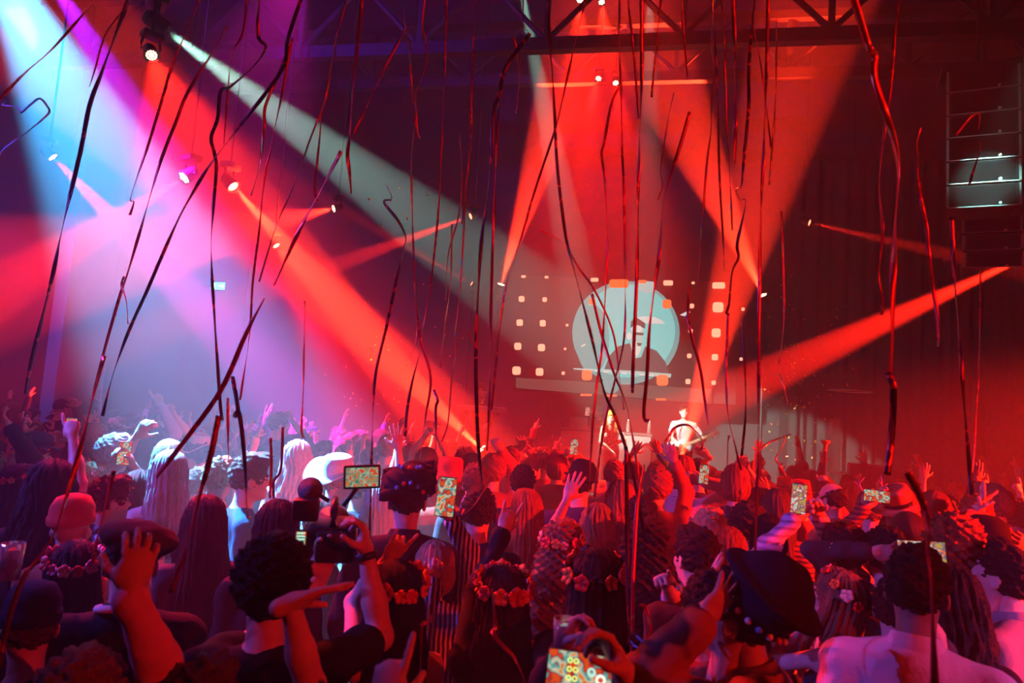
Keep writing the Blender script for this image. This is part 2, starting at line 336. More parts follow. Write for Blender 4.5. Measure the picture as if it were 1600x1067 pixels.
ULEN, FLEN = .295, .265
def person_geo(g, res=1.0):
    """g: sw shoulder half-width, fem, lean, arms {L:(wrist,elbow hint,pose,palm), R:...}, sleeve long|short|tank, collar, head (yaw,pitch,roll); returns body and top meshes"""
    fem = g.get('fem', False); sw = g.get('sw', .165 if fem else .19); lean = g.get('lean', 0.0); slv = g.get('sleeve', 'long'); bulk = g.get('bulk', 1.0)
    Rl = np.array(Matrix.Rotation(-lean, 3, 'X')); piv = np.array((0, 0, .95))
    T = lambda p: Rl @ (np.asarray(p, float)-piv)+piv
    arms = {}
    for s, k in ((-1, 'L'), (1, 'R')):
        a = g.get('arms', {}).get(k)
        S = T((s*sw*.97, -.005, 1.388))
        if a is None: E = S+np.array((s*.045, -.03, -.285)); W = E+np.array((-s*.02, .1, -.245)); pose, palm = 'cup', np.array((-s*1., .2, 0))
        else:
            W = np.asarray(a[0], float); hint = np.asarray(a[1], float) if a[1] is not None else np.array((s*.4, .5, -.8)); pose = a[2]; palm = np.asarray(a[3], float) if a[3] is not None else np.array((0, 1., .1))
            if W[2] > S[2]: S = S+np.array((-s*.015, 0, .035))
            E, W = ik(S, W, ULEN, FLEN, hint)
        dr = a[4] if a is not None and len(a) > 4 and a[4] is not None else W-E
        dr = np.asarray(dr, float); dr = dr/np.linalg.norm(dr)
        arms[k] = (s, S, E, W, dr, palm, pose)
    allp = np.array([q for a in arms.values() for q in (a[1], a[2], a[3])]); hc = T((0, .03, 1.632))
    lo = np.minimum(allp.min(0)-.09, (-.24, -.2, .8)); hi = np.maximum(allp.max(0)+.09, (.24, .2, 1.62)); lo[2] = max(lo[2], .8)
    lo = np.minimum(lo, hc-.15); hi = np.maximum(hi, hc-.02)
    # skin
    f = Field(lo, hi, .017*res)
    f.ell(T((0, 0, .95)), (.155, .105, .15), .05, R=Rl); f.ell(T((0, 0, 1.24)), (.145 if fem else .16, .105, .21), .06, R=Rl)
    [f.cap(T((0, -.015, 1.43)), T((s*sw*.85, -.01, 1.392)), .055, .046, .04) for s in (-1, 1)]
    f.cap(T((0, -.012, 1.4)), T((0, .005, 1.56)), .052 if not fem else .045, .05 if not fem else .044, .04)
    for s, S, E, W, dr, palm, pose in arms.values():
        t = .86 if fem else 1.0
        f.cap(S, E, .045*t, .04*t, .03); f.cap(E, E+(W-E)*.45, .042*t, .04*t, .02); f.cap(E+(W-E)*.4, W+dr*.01, .04*t, .027*t, .02)
    parts = [(*f.mesh(), 0)]
    HV, HQ, HI = head_geo(.0065 if res <= 1 else .0095, fem); Rh = Rl @ rotm(*g.get('head', (0, 0, 0)))
    parts.append(((HV @ Rh.T+hc).astype(np.float32), HQ, HI))
    wr = {}
    for kk, (s, S, E, W, dr, palm, pose) in arms.items():
        hv, hq = hand_geo(pose, .0058 if res <= 1 else .008); z = dr; y = palm-z*(palm @ z); y = y/(np.linalg.norm(y)+1e-6); x = np.cross(y, z); M = np.stack((x, y, z), 1)
        v = hv.copy(); v *= (.92 if fem else 1.0)
        if s > 0: v[:, 0] *= -1; hq = hq[:, ::-1]
        parts.append(((v @ M.T+W).astype(np.float32), hq, 0)); wr[kk] = (W, M, E)
    body = joinVQ(parts)
    # top
    f = Field(lo-.03, hi+.03, .0145*res); e = .013*bulk if slv != 'tank' else .007; jk = 1.0 if g.get('top') != 'jacket' else 1.6; e *= jk
    f.ell(T((0, 0, .97)), (.158+e, .108+e, .17), .05, R=Rl); f.ell(T((0, 0, 1.23)), ((.147 if fem else .163)+e, .107+e, .21+e), .06, R=Rl)
    if fem:
        for s in (-1, 1): f.ell(T((s*.065, .085, 1.27)), (.055, .05, .055), .04, R=Rl)
    if slv == 'tank': f.cap(T((-sw*.5, -.01, 1.395)), T((sw*.5, -.01, 1.395)), .055+e, .055+e, .04)
    else: [f.cap(T((0, -.015, 1.43)), T((s*sw*.86, -.01, 1.39)), .055+e, .048+e, .04) for s in (-1, 1)]
    for s, S, E, W, dr, palm, pose in arms.values():
        t = .88 if fem else 1.0
        if slv == 'tank': continue
        if slv == 'short': f.cap(S, S+(E-S)*.62, (.047*t+e), .05*t+e, .035)
        else:
            f.cap(S, E, .046*t+e*.8, .043*t+e*.9, .035); f.cap(E, E+(W-E)*.9, .044*t+e, .03*t+e, .025); f.cap(E+(W-E)*.86, E+(W-E)*.92, .031*t+e*1.3, .031*t+e*1.3, .008)
    f.ell(T((0, .01, 1.53)), (.062, .07, .065), .015, R=Rl, sub=True)
    if slv == 'tank': f.ell(T((0, -.07, 1.46)), (.08, .12, .11), .02, R=Rl, sub=True)
    f.cut((0, 0, -1), -.86)
    V, Q = f.mesh()
    x, y, z = V.T
    arm = np.clip((np.abs(x)-sw*.9)/.1, 0, 1)
    d = wob(V*np.array((1, 1, .7)), .0045, 19, g.get('seed', 0))+.002*np.sin(31*(x+y)+17*z+g.get('seed', 0))+.0026*np.sin(60*z+25*x+6*np.sin(18*y+g.get('seed', 0)))*(.35+.65*arm)
    C = np.array((0, 0, 1.2)); nrm = np.zeros_like(V)
    fn = np.cross(V[Q[:, 2]]-V[Q[:, 0]], V[Q[:, 3]]-V[Q[:, 1]])
    for c in range(4): np.add.at(nrm, Q[:, c], fn)
    nrm /= np.linalg.norm(nrm, axis=1)[:, None]+1e-9
    V = V+nrm*d[:, None]*((.8 if res > 1 else 1.25) if slv != 'tank' else .3)
    return body, (V.astype(np.float32), Q), wr, (hc, Rh), arms
def legs_geo(kind='trousers'):
    k = ('legs', kind)
    if k in CACHE: return CACHE[k]
    f = Field((-.26, -.22, 0), (.26, .3, 1.02), .019)
    f.ell((0, 0, .93), (.172, .122, .12), .05)
    for s in (-1, 1):
        f.cap((s*.085, 0, .88), (s*.1, .01, .5), .088, .062, .04); f.cap((s*.1, .01, .5), (s*.105, -.01, .09), .06, .05, .03)
        f.cap((s*.108, -.03, .045), (s*.118, .15, .035), .042, .036, .02)
    V, Q = f.mesh(); V[:, 2] = np.maximum(V[:, 2], 0); I = (V[Q].mean(1)[:, 2] < .085).astype(np.int32)
    me = mesh_np('trousers', V, Q, True, I); CACHE[k] = me; return me
# ------------------------------------------------------------------ people: materials, hair, hats
SKIN = [mat('skin_fair', (.52, .33, .26), .5, var=.08, vscale=30, bump=.04, bscale=300), mat('skin_warm', (.42, .26, .19), .5, var=.08, vscale=30, bump=.04, bscale=300), mat('skin_tan', (.28, .16, .11), .5, var=.08, vscale=30, bump=.04, bscale=300)]
EYE = mat('eye_dark', (.05, .04, .04), .15); LIP = mat('lip_rose', (.45, .16, .15), .4); BROW = mat('eyebrow_brown', (.06, .04, .03), .8)
HS = (14, 14, 3)
def hairm(n, c, r=.5): return mat('hair_'+n, c, r, var=.45, vscale=9, bump=.9, bscale=30, stretch=HS, spec=.16)
HAIR = dict(black=hairm('black', (.012, .01, .01)), dark=hairm('dark_brown', (.035, .02, .014)), brown=hairm('brown', (.1, .055, .03)), light=hairm('light_brown', (.22, .13, .07)),
            blond=hairm('blond', (.4, .28, .15)), red=hairm('ginger', (.26, .085, .03)), copper=hairm('copper', (.62, .2, .045)), grey=hairm('grey', (.3, .3, .31)), pink=hairm('pink', (.6, .2, .3)))
def cloth(n, c, r=.85, bump=.25, bscale=45): return mat(n, c, r, var=.22, vscale=5, bump=bump, bscale=bscale, spec=.18)
TOP = dict(black=cloth('cloth_black', (.012, .012, .014)), charcoal=cloth('cloth_charcoal', (.04, .04, .045)), navy=cloth('cloth_navy', (.02, .03, .08)), grey=cloth('cloth_grey', (.2, .2, .21)),
           white=cloth('cloth_white', (.65, .65, .66)), lilac=cloth('cloth_lilac', (.45, .36, .6)), pink=cloth('cloth_pink', (.65, .32, .4)), red=cloth('cloth_red', (.5, .05, .05)), rust=cloth('cloth_rust', (.32, .1, .05)),
           blue=cloth('cloth_blue', (.16, .3, .55)), green=cloth('cloth_green', (.05, .35, .16)), denim=cloth('cloth_denim', (.08, .13, .25)), sand=cloth('cloth_sand', (.42, .33, .24)), brown=cloth('cloth_brown', (.12, .06, .035)))
def striped(name, c0, c1, scale, axis=2, wav=True):
    m = mat(name, c0, .8, bump=.2, bscale=45); N = m.node_tree.nodes; L = m.node_tree.links; b = N['Principled BSDF']
    tc = N.new('ShaderNodeTexCoord'); wv = N.new('ShaderNodeTexWave'); wv.bands_direction = 'XYZ'[axis]; wv.inputs['Scale'].default_value = scale; wv.inputs['Distortion'].default_value = 2 if wav else 0
    rp = N.new('ShaderNodeValToRGB'); rp.color_ramp.elements[0].color = (*c0, 1); rp.color_ramp.elements[1].color = (*c1, 1); rp.color_ramp.elements[0].position = .55; rp.color_ramp.elements[1].position = .68
    L.new(tc.outputs['Object'], wv.inputs[0]); L.new(wv.outputs['Fac'], rp.inputs[0]); L.new(rp.outputs[0], b.inputs['Base Color']); return m
def patched(name, c0, c1, scale, lo=.45, hi=.55, rough=.7):
    m = mat(name, c0, rough, bump=.2, bscale=45); N = m.node_tree.nodes; L = m.node_tree.links; b = N['Principled BSDF']
    tc = N.new('ShaderNodeTexCoord'); nz = N.new('ShaderNodeTexNoise'); nz.inputs['Scale'].default_value = scale; nz.inputs['Detail'].default_value = 1
    rp = N.new('ShaderNodeValToRGB'); rp.color_ramp.elements[0].color = (*c0, 1); rp.color_ramp.elements[1].color = (*c1, 1); rp.color_ramp.elements[0].position = lo; rp.color_ramp.elements[1].position = hi
    L.new(tc.outputs['Object'], nz.inputs[0]); L.new(nz.outputs['Fac'], rp.inputs[0]); L.new(rp.outputs[0], b.inputs['Base Color']); return m
TOP['palepink'] = cloth('cloth_pale_pink', (.72, .6, .64), .8, .5, 30)
TOP['striped'] = striped('cloth_black_white_stripes', (.01, .01, .012), (.55, .55, .58), 14, 0); TOP['lilacstripe'] = striped('cloth_lilac_stripes', (.42, .34, .58), (.2, .15, .3), 9, 2)
TOP['camo'] = patched('cloth_dark_leaf_print', (.012, .012, .016), (.34, .12, .05), 9); TOP['pattern'] = patched('cloth_teal_print', (.012, .02, .03), (.3, .6, .65), 16, .5, .56); TOP['sequin'] = patched('cloth_sequins', (.25, .26, .3), (.75, .75, .8), 70, .45, .55, .25)
TOP['mesh'] = patched('cloth_silver_mesh', (.02, .02, .02), (.6, .6, .58), 60, .45, .5, .4); TOP['flame'] = striped('cloth_rust_stripes', (.25, .06, .03), (.04, .02, .02), 10, 2); TOP['lace'] = patched('cloth_black_lace', (.01, .01, .012), (.2, .1, .1), 38, .55, .62)
TRO = [cloth('trousers_black', (.012, .012, .014)), cloth('trousers_denim', (.03, .045, .09)), cloth('trousers_grey', (.06, .06, .065))]; SHOE = mat('shoe_black', (.015, .013, .012), .4, bump=.1)
PETAL = [mat('petal_red', (.55, .03, .02), .6, var=.3, vscale=40), mat('petal_orange', (.65, .2, .03), .6, var=.3, vscale=40), mat('petal_pink', (.7, .25, .35), .6, var=.3, vscale=40), mat('petal_cream', (.7, .6, .45), .6, var=.3, vscale=40), mat('petal_black', (.01, .01, .012), .5)]
LEAFM = mat('crown_leaf_green', (.03, .12, .03), .6, var=.3, vscale=40)
PEARL = [mat('bead_white', (.8, .8, .82), .15), mat('bead_red', (.6, .05, .04), .2), mat('bead_blue', (.1, .3, .7), .2)]
HATM = dict(brown=cloth('felt_brown', (.07, .025, .015), .95), black=cloth('felt_black', (.012, .011, .013), .9), navy=cloth('felt_navy', (.015, .022, .05), .8), white=cloth('felt_white', (.45, .47, .48), .9), straw=striped('straw_red', (.5, .14, .06), (.3, .07, .03), 40, 2), red=cloth('felt_red', (.4, .04, .03), .9), grey=cloth('felt_grey', (.25, .25, .27), .9))

def flower_mesh():
    if 'flower' in CACHE: return CACHE['flower']
    m = MB()
    for ring, (n, r, tl) in enumerate(((5, .021, 1.05), (4, .012, .55))):
        for i in range(n):
            a = 2*math.pi*i/n+ring*.5; R = Matrix.Rotation(a, 3, 'Z') @ Matrix.Rotation(-tl*.6, 3, 'Y')
            m.blob(R @ Vector((r*.8, 0, .004+.004*ring)), (r*.75, r*.6, .004), 6, 3, R)
    m.blob((0, 0, .008), .006, 6, 4); CACHE['flower'] = m.mesh('flower', True); return CACHE['flower']
def set_local(o, hc, R, off=(0, 0, 0), sc_=1.0):
    M = Matrix(R.tolist() if hasattr(R, 'tolist') else R).to_4x4(); M.translation = Vector(hc.tolist() if hasattr(hc, 'tolist') else hc)+M.to_3x3() @ Vector(off)
    o.matrix_local = M @ Matrix.Scale(sc_, 4)
def crown(root, hc, Rh, pm, n=13, big=1.0, arc=(0, 2*math.pi), tilt=.25, band=True):
    c = obj('flower_crown', CACHE.setdefault('crown_band', MB().path([(.083*math.cos(a), -.012+.1*math.sin(a), 0) for a in np.linspace(0, 2*math.pi, 25)], .005, 6).mesh('flower_crown', True)), root, LEAFM)
    set_local(c, hc, Rh @ np.array(Matrix.Rotation(tilt, 3, 'X')), (0, 0, .075))
    for i in range(n):
        a = arc[0]+(arc[1]-arc[0])*(i+.5*rnd.random())/n
        f = obj('flower', flower_mesh(), c, [pm[i % len(pm)]], own=True)
        nrm = Vector((math.cos(a), math.sin(a), .35)).normalized(); M = nrm.to_track_quat('Z', 'X').to_matrix().to_4x4(); M.translation = (.09*math.cos(a), -.012+.107*math.sin(a), .005*rnd.uniform(-1, 1.5))
        f.matrix_local = M @ Matrix.Scale(big*rnd.uniform(1.0, 1.45), 4)
    return c
def beads(parent, pts, r, mats_):
    bm_ = CACHE.setdefault(('bead', r), MB().blob((0, 0, 0), r, 10, 8).mesh('bead', True))
    for i, p in enumerate(pts):
        o = obj('bead', bm_, parent, [mats_[i % len(mats_)]], own=True); o.location = p
def hat(kind, root, hc, Rh, m, band=None, tilt=(0, 0, 0), sc_=1.0):
    R = Rh @ rotm(*tilt); SX, SY = .92, 1.12
    key = ('hat', kind)
    if key not in CACHE:
        b = MB(); bd = None
        if kind in ('flatcap', 'newsboy', 'turban', 'captain'):
            f = Field((-.2, -.22, -.06), (.2, .26, .22), .0085)
            if kind == 'flatcap': f.ell((0, -.01, .085), (.128, .148, .058), .02, R=Matrix.Rotation(-.12, 3, 'X')); f.ell((0, -.02, .06), (.092, .112, .045), .02); f.ell((0, .115, .062), (.078, .06, .011), .015, R=Matrix.Rotation(-.2, 3, 'X'))
            if kind == 'newsboy': f.ell((0, -.015, .105), (.125, .14, .06), .02); f.ell((0, -.012, .06), (.09, .108, .04), .015); f.ell((0, .115, .045), (.075, .065, .01), .01, R=Matrix.Rotation(-.3, 3, 'X'))
            if kind == 'turban':
                f.ell((0, -.01, .085), (.115, .125, .075), .02)
                for q in range(5): f.cap((-.1, -.1+.05*q, .02+.02*q), (.1, -.06+.04*q, .06+.022*q), .03, .03, .01)
                f.ell((.02, .05, .13), (.06, .05, .045), .015)
            if kind == 'captain':
                f.ell((0, -.01, .13), (.155, .165, .032), .012); f.cap((0, -.01, .04), (0, -.01, .12), .1, .12, .02); f.ell((0, .125, .03), (.09, .065, .01), .01, R=Matrix.Rotation(-.35, 3, 'X'))
            f.cut((0, 0, -1), -(.0 if kind == 'turban' else .02)); V, Q = f.mesh()
            if kind == 'turban': V = V+.004*np.sin(V[:, 2:3]*150+V[:, 0:1]*60)*np.array((1, 1, .3))
            else: V = V+(wob(V, .003, 50, .3))[:, None]*np.array((.5, .5, 1))
            me = mesh_np('hat', V, Q)
        elif kind in ('fedora', 'cowboy', 'bowler', 'widebrim', 'bonnet', 'witch', 'fez', 'beanie', 'cap'):
            prof = dict(fedora=[(.15, .02), (.153, .026), (.1, .032), (.092, .05), (.09, .1), (.082, .135), (.05, .142), (.02, .128), (.001, .126)],
                        cowboy=[(.19, .02), (.193, .027), (.105, .03), (.094, .045), (.09, .1), (.085, .15), (.06, .165), (.03, .145), (.001, .142)],
                        bowler=[(.118, .03), (.125, .034), (.122, .04), (.098, .036), (.096, .07), (.088, .115), (.062, .145), (.03, .155), (.001, .157)],
                        widebrim=[(.2, .0), (.204, .006), (.11, .03), (.096, .04), (.094, .09), (.08, .13), (.045, .145), (.001, .147)],
                        bonnet=[(.112, .02), (.124, .03), (.112, .045), (.1, .05), (.103, .12), (.1, .17), (.085, .185), (.001, .187)],
                        witch=[(.18, .02), (.183, .026), (.1, .034), (.085, .06), (.06, .15), (.035, .24), (.012, .31), (.001, .33)],
                        fez=[(.088, .03), (.09, .035), (.082, .09), (.072, .14), (.001, .142)],
                        beanie=[(.096, .02), (.1, .03), (.1, .055), (.094, .06), (.092, .1), (.07, .14), (.03, .155), (.001, .157)],
                        cap=[(.09, .03), (.094, .035), (.092, .07), (.08, .11), (.045, .132), (.001, .138)])[kind]
            bend = dict(cowboy=lambda x, y: 1.6*max(0, abs(x)-.09)**1.5*2, fedora=lambda x, y: -.25*max(0, y-.1), widebrim=lambda x, y: .012*math.sin(3*math.atan2(y, x)) if x*x+y*y > .015 else 0, bonnet=lambda x, y: .004*math.sin(14*math.atan2(y, x))).get(kind)
            b.lathe(prof, 32, None, SX, SY, bend)
            if kind == 'cap':
                n = 12; top = [(.09*math.sin(a), .085+.095*math.cos(a)*.9, .035-.02*math.cos(a)) for a in np.linspace(-1.4, 1.4, n)]
                b.prism([Vector(p) for p in top], (0, 0, .006))
            me = b.mesh('hat', True)
        CACHE[key] = me
        bz = dict(fedora=(.0945, .036, .062), cowboy=(.0965, .036, .058), bowler=(.1, .038, .06), widebrim=(.099, .042, .066)).get(kind)
        if bz: CACHE[('band', kind)] = MB().lathe([(bz[0], bz[1]), (bz[0]+.003, bz[1]+.003), (bz[0]+.001, bz[2])], 32, None, SX, SY).mesh('hat_band', True)
    o = obj('hat', CACHE[key], root, [m], own=True); set_local(o, hc, R, (0, -.012, .012), sc_)
    if band and ('band', kind) in CACHE: obj('hat_band', CACHE[('band', kind)], o, [band], own=True)
    return o

PEOPLE = []                                              # (pixel x, y, depth, short name) of the placed people
def person(label, loc, s, rz, g, hair=('short', 'dark'), top='black', skin=0, tr=0, res=1.0, group=None, tiltx=0.0, legs=True, share=None, cat='person'):
    root = empty('person', loc, rz, label, cat, group); root.scale = (s, s, s); root.rotation_euler = (tiltx, 0, rz)
    if share is not None and share in CACHE: bme, tme, wr, hd, arms = CACHE[share]
    else:
        body, (tv, tq), wr, hd, arms = person_geo(g, res)
        bme = mesh_np('body', body[0], body[1], True, body[2]); tme = mesh_np('top', tv, tq)
        if share is not None: CACHE[share] = (bme, tme, wr, hd, arms)
    hm = HAIR[hair[1]] if hair else BROW
    obj('body', bme, root, [SKIN[skin], EYE, LIP, hm], own=True)
    obj({'jacket': 'jacket', 'tank': 'tank_top'}.get(g.get('top', 'shirt'), 'shirt'), tme, root, [TOP[top]], own=True)
    if g.get('collar'):
        if 'collar' not in CACHE: CACHE['collar'] = MB().lathe([(.06, 1.468), (.061, 1.512), (.066, 1.516), (.083, 1.478), (.086, 1.462), (.08, 1.46)], 28, Matrix.Shear('XY', 4, (0, 0)), 1.0, .95, lambda x, y: -.22*y).mesh('collar', 50)
        o = obj('collar', CACHE['collar'], root, [TOP[top]], own=True); L_ = Matrix.Rotation(-g.get('lean', 0), 4, 'X'); o.matrix_local = Matrix.Translation((0, 0, .95)) @ L_ @ Matrix.Translation((0, -.005, -.955))
    if legs: obj('trousers', legs_geo(), root, [TRO[tr], SHOE], own=True)
    if hair and hair[0] != 'none':
        k = ('hairme', hair[0], res > 1)
        if k not in CACHE: V, Q = hair_geo(hair[0], .0065 if res <= 1 else .0085); CACHE[k] = mesh_np('hair', V, Q)
        o = obj('hair', CACHE[k], root, [hm], own=True); set_local(o, hd[0], hd[1], (0, 0, 0), .95 if g.get('hatted') else 1.0)
    return root, wr, hd
# ------------------------------------------------------------------ the hall
WALL = mat('wall_dark_paint', (.035, .035, .04), .85, var=.2, vscale=2, bump=.1, bscale=30)
CEIL = mat('ceiling_dark_sheet', (.03, .03, .034), .9, var=.25, vscale=1.5); FLOORM = mat('floor_dark_vinyl', (.03, .028, .03), .5, var=.3, vscale=3, bump=.05)
XL, XR, YB, YF, ZC, SZ = -11.0, 7.6, 17.2, -5.0, 12.5, .7
def struct(name, c, s, m): return tag(MB().box(c, s).build(name, m, None, False), kind='structure')
struct('floor', ((XL+XR)/2, (YB+YF)/2, -.1), (XR-XL, YB-YF, .2), FLOORM)
struct('ceiling', ((XL+XR)/2, (YB+YF)/2, ZC+.1), (XR-XL, YB-YF, .2), CEIL)
struct('wall_left', (XL-.1, (YB+YF)/2, ZC/2), (.2, YB-YF, ZC), WALL); struct('wall_right', (XR+.1, (YB+YF)/2, ZC/2), (.2, YB-YF, ZC), WALL)
struct('wall_back', ((XL+XR)/2, YB+.1, ZC/2), (XR-XL, .2, ZC), WALL); struct('wall_front', ((XL+XR)/2, YF-.1, ZC/2), (XR-XL, .2, ZC), WALL)
PIL = mat('pillar_plaster', (.3, .26, .26), .85, var=.15, vscale=2, bump=.1)
tag(MB().box((XL+.16, 11.5, ZC/2), (.3, 1.15, ZC), None, .01).build('trim_1', PIL), kind='structure')
CUR = cloth('curtain_black_wool', (.032, .034, .036), .95)
def curtain(x0, x1, y, z0, z1, label, along='x'):
    n = int(abs(x1-x0)/.045); V = []; Fc = []
    for i in range(n+1):
        t = x0+(x1-x0)*i/n; o = .05*math.sin(t*19)+.025*math.sin(t*31+1.3)
        for z in (z0, z1):
            V.append((t, y+o, z) if along == 'x' else (y+o, t, z))
    for i in range(n): Fc.append((2*i, 2*i+2, 2*i+3, 2*i+1))
    b = MB().add(V, Fc); b.add([(v[0]+(0 if along == 'x' else .012), v[1]+(.012 if along == 'x' else 0), v[2]) for v in V], [f[::-1] for f in Fc])
    o = tag(b.build('stage_curtain', CUR, None, True), label, 'curtain'); return o
curtain(3.2, XR-.12, YB-.14, .02, 8.6, 'dark pleated curtain right of the screen behind the stage')
curtain(6.0, YB-.3, XR-.14, .02, 8.6, 'dark pleated curtain hung along the right wall', 'y')
# the exit sign on the left wall side of the back wall
_r = ray(342, 447); _k = (XL+.42)/_r.x
ex = empty('exit_sign', CAM+_r*_k, 0, 'small lit green emergency exit sign high on the left wall', 'sign')
MB().box((-.3, .01, 0), (.25, .03, .03)).build('wall_bracket', BLACKM, ex)
MB().box((0, 0, 0), (.42, .06, .22), None, .008).build('sign_box', BLACKP, ex)
MB().box((0, -.035, 0), (.39, .01, .19)).build('sign_face', emat('exit_green', (.05, .75, .42), 1.6), ex)
WH = emat('exit_white', (.75, 1, .9), 3.0)
b = MB(); b.blob((-.1, -.043, .052), (.017, .003, .017)); b.box((-.1, -.043, .005), (.03, .004, .06), Matrix.Rotation(.25, 3, 'Y')); b.box((-.078, -.043, -.045), (.018, .004, .07), Matrix.Rotation(-.6, 3, 'Y')); b.box((-.125, -.043, -.045), (.018, .004, .07), Matrix.Rotation(.7, 3, 'Y')); b.box((-.065, -.043, .02), (.05, .004, .014), Matrix.Rotation(.3, 3, 'Y')); b.build('running_figure', WH, ex)
b = MB(); b.box((.075, -.043, 0), (.09, .004, .03)); b.prism([(.12, -.045, .05), (.12, -.045, -.05), (.17, -.045, 0)], (0, .004, 0)); b.build('arrow', WH, ex)
# roof trusses
STEEL = mat('truss_dark_steel', (.03, .03, .034), .6, .3, var=.2)
def truss(Y, zb, label):
    t = empty('roof_truss', ((XL+XR)/2, Y, zb), 0, label, 'truss'); hw = (XR-XL)/2-.05; zt = 1.15
    MB().box((0, 0, 0), (2*hw, .16, .2)).build('bottom_chord', STEEL, t); MB().box((0, 0, zt), (2*hw, .16, .16)).build('top_chord', STEEL, t)
    n = 9; st = 2*hw/n
    for i in range(n):
        x0 = -hw+i*st; mid = x0+st/2
        for a, b_ in (((x0+.05, zt-.06), (mid, .08)), ((mid, .08), (x0+st-.05, zt-.06))): MB().tube((a[0], 0, a[1]), (b_[0], 0, b_[1]), .045, n=6).build('diagonal_strut', STEEL, t)
        MB().box((mid, 0, zt/2), (.08, .08, zt-.2)).build('post', STEEL, t)
for Y, zb, lb in ((9.9, 7.75, 'nearest dark steel roof truss crossing the top of the picture'), (12.9, 8.7, 'farther dark steel roof truss above the stage front')): truss(Y, zb, lb)
# ------------------------------------------------------------------ stage
DECK = mat('stage_deck_black', (.04, .04, .042), .5, var=.3, vscale=6, bump=.1)
st = empty('stage', (1.2, 14.1, 0), 0, 'low black stage platform in front of the screen', 'stage')
for i in range(6):
    MB().box((-4.5+1.8*i, 0, SZ-.05), (1.78, 5.6, .1), None, .006).build('deck_panel', DECK, st); MB().box((-4.5+1.8*i, -2.78, (SZ-.1)/2), (1.78, .03, SZ-.1)).build('skirt_panel', CUR, st)
# LED wall
YS = 16.0
def Q4(x0, y0, x1, y1, Y): return [PY(x0, y0, Y), PY(x1, y0, Y), PY(x1, y1, Y), PY(x0, y1, Y)]
led = empty('led_wall', PY(970, 640, YS+.1), 0, 'big stage screen showing a round teal picture of a disc jockey', 'screen')
inv = Matrix.Translation(-led.location)
zb, zt, xl, xr = PY(950, 620, YS).z, PY(950, 434, YS).z, PY(800, 600, YS).x, PY(1150, 640, YS).x
MB().box(((xl+xr)/2, YS+.12, (zb+zt)/2), (xr-xl, .12, zt-zb), None, .01).build('screen_frame', mat('screen_black', (.02, .021, .022), .5, var=.2), led).matrix_local = inv
NB = 0
def flat(name, pts, off, m, parent=led):
    o = MB().prism([PY(x, y, YS-off) for x, y in pts], (0, .004, 0)).build(name, m, parent, False); o.matrix_local = inv; return o
def circ(cx, cy, rx, ry, n=40, a0=0, a1=2*math.pi): return [(cx+rx*math.cos(a0+(a1-a0)*i/n), cy+ry*math.sin(a0+(a1-a0)*i/n)) for i in range(n)]
TEAL = emat('screen_teal', (.02, .45, .43), 1.7); TEALL = emat('screen_pale_teal', (.3, .7, .66), 1.0); TEALW = emat('screen_white', (.75, .95, .9), .9); TEALD = emat('screen_dark_teal', (.03, .12, .12), .5); TEALM = emat('screen_mid_teal', (.01, .3, .29), 1.5)
flat('picture_glow', [(806, 606), (806, 590), (1112, 608), (1112, 631)], .010, emat('screen_dim_olive', (.1, .15, .12), .5))
flat('picture_disc', circ(978, 520, 84, 81), .02, TEALM); flat('picture_disc_inner', circ(981, 517, 74, 73), .026, TEAL)
flat('picture_ring', circ(926, 530, 26, 54, 30), .03, TEALM); flat('lamp_shape', [(997, 438), (1021, 440), (1024, 456), (1010, 458), (998, 453)], .034, TEALL)
flat('figure_body', [(944, 577), (952, 556), (966, 541), (984, 536), (992, 560), (1002, 558), (1008, 541), (1026, 548), (1040, 566), (1046, 586)], .036, TEALD)
flat('figure_cap', [(985, 512), (986, 502), (992, 496), (1001, 496), (1008, 503), (1008, 513)], .040, TEALD)
flat('figure_face', [(986, 512), (1006, 512), (1006, 524), (1004, 534), (1002, 546), (998, 556), (993, 560), (988, 553), (985, 538), (984, 524)], .042, TEALL)
flat('figure_forehead', circ(995, 514, 9, 6, 16), .045, TEALW); flat('figure_eyes', [(991, 519), (1006, 520), (1005, 524), (991, 523)], .046, TEALD); flat('figure_ear', circ(983, 525, 4, 6, 12), .046, TEALW)
flat('figure_beard', [(986, 538), (991, 533), (1002, 535), (1001, 547), (995, 557), (989, 551)], .047, TEALW); flat('figure_mouth', [(995, 535), (1003, 536), (1001, 541), (996, 540)], .05, TEALD)
flat('white_sweep', [(995, 496), (1006, 494), (1022, 495), (1034, 500), (1039, 506), (1008, 505)], .05, TEALW); flat('white_spark', [(1062, 492), (1072, 487), (1079, 487), (1070, 494)], .05, TEALW); flat('white_dash', [(908, 540), (914, 537), (915, 539), (909, 542)], .05, TEALW)
flat('mixing_desk', [(896, 575), (896, 577), (1048, 590), (1049, 584), (1000, 580), (950, 577)], .05, TEALL)
for i in range(9): x = 915+14*i; flat('desk_light', [(x, 577+.08*(x-915)), (x+8, 577.5+.08*(x-915)), (x+8, 580+.08*(x-915)), (x, 579.5+.08*(x-915))], .055, TEALW)
flat('picture_pool', circ(955, 600, 14, 15, 20), .034, TEALM)
HOT = emat('cell_hot_white', (1, .42, .25), 1.7); ORG = emat('cell_orange', (1, .16, .04), 1.6)
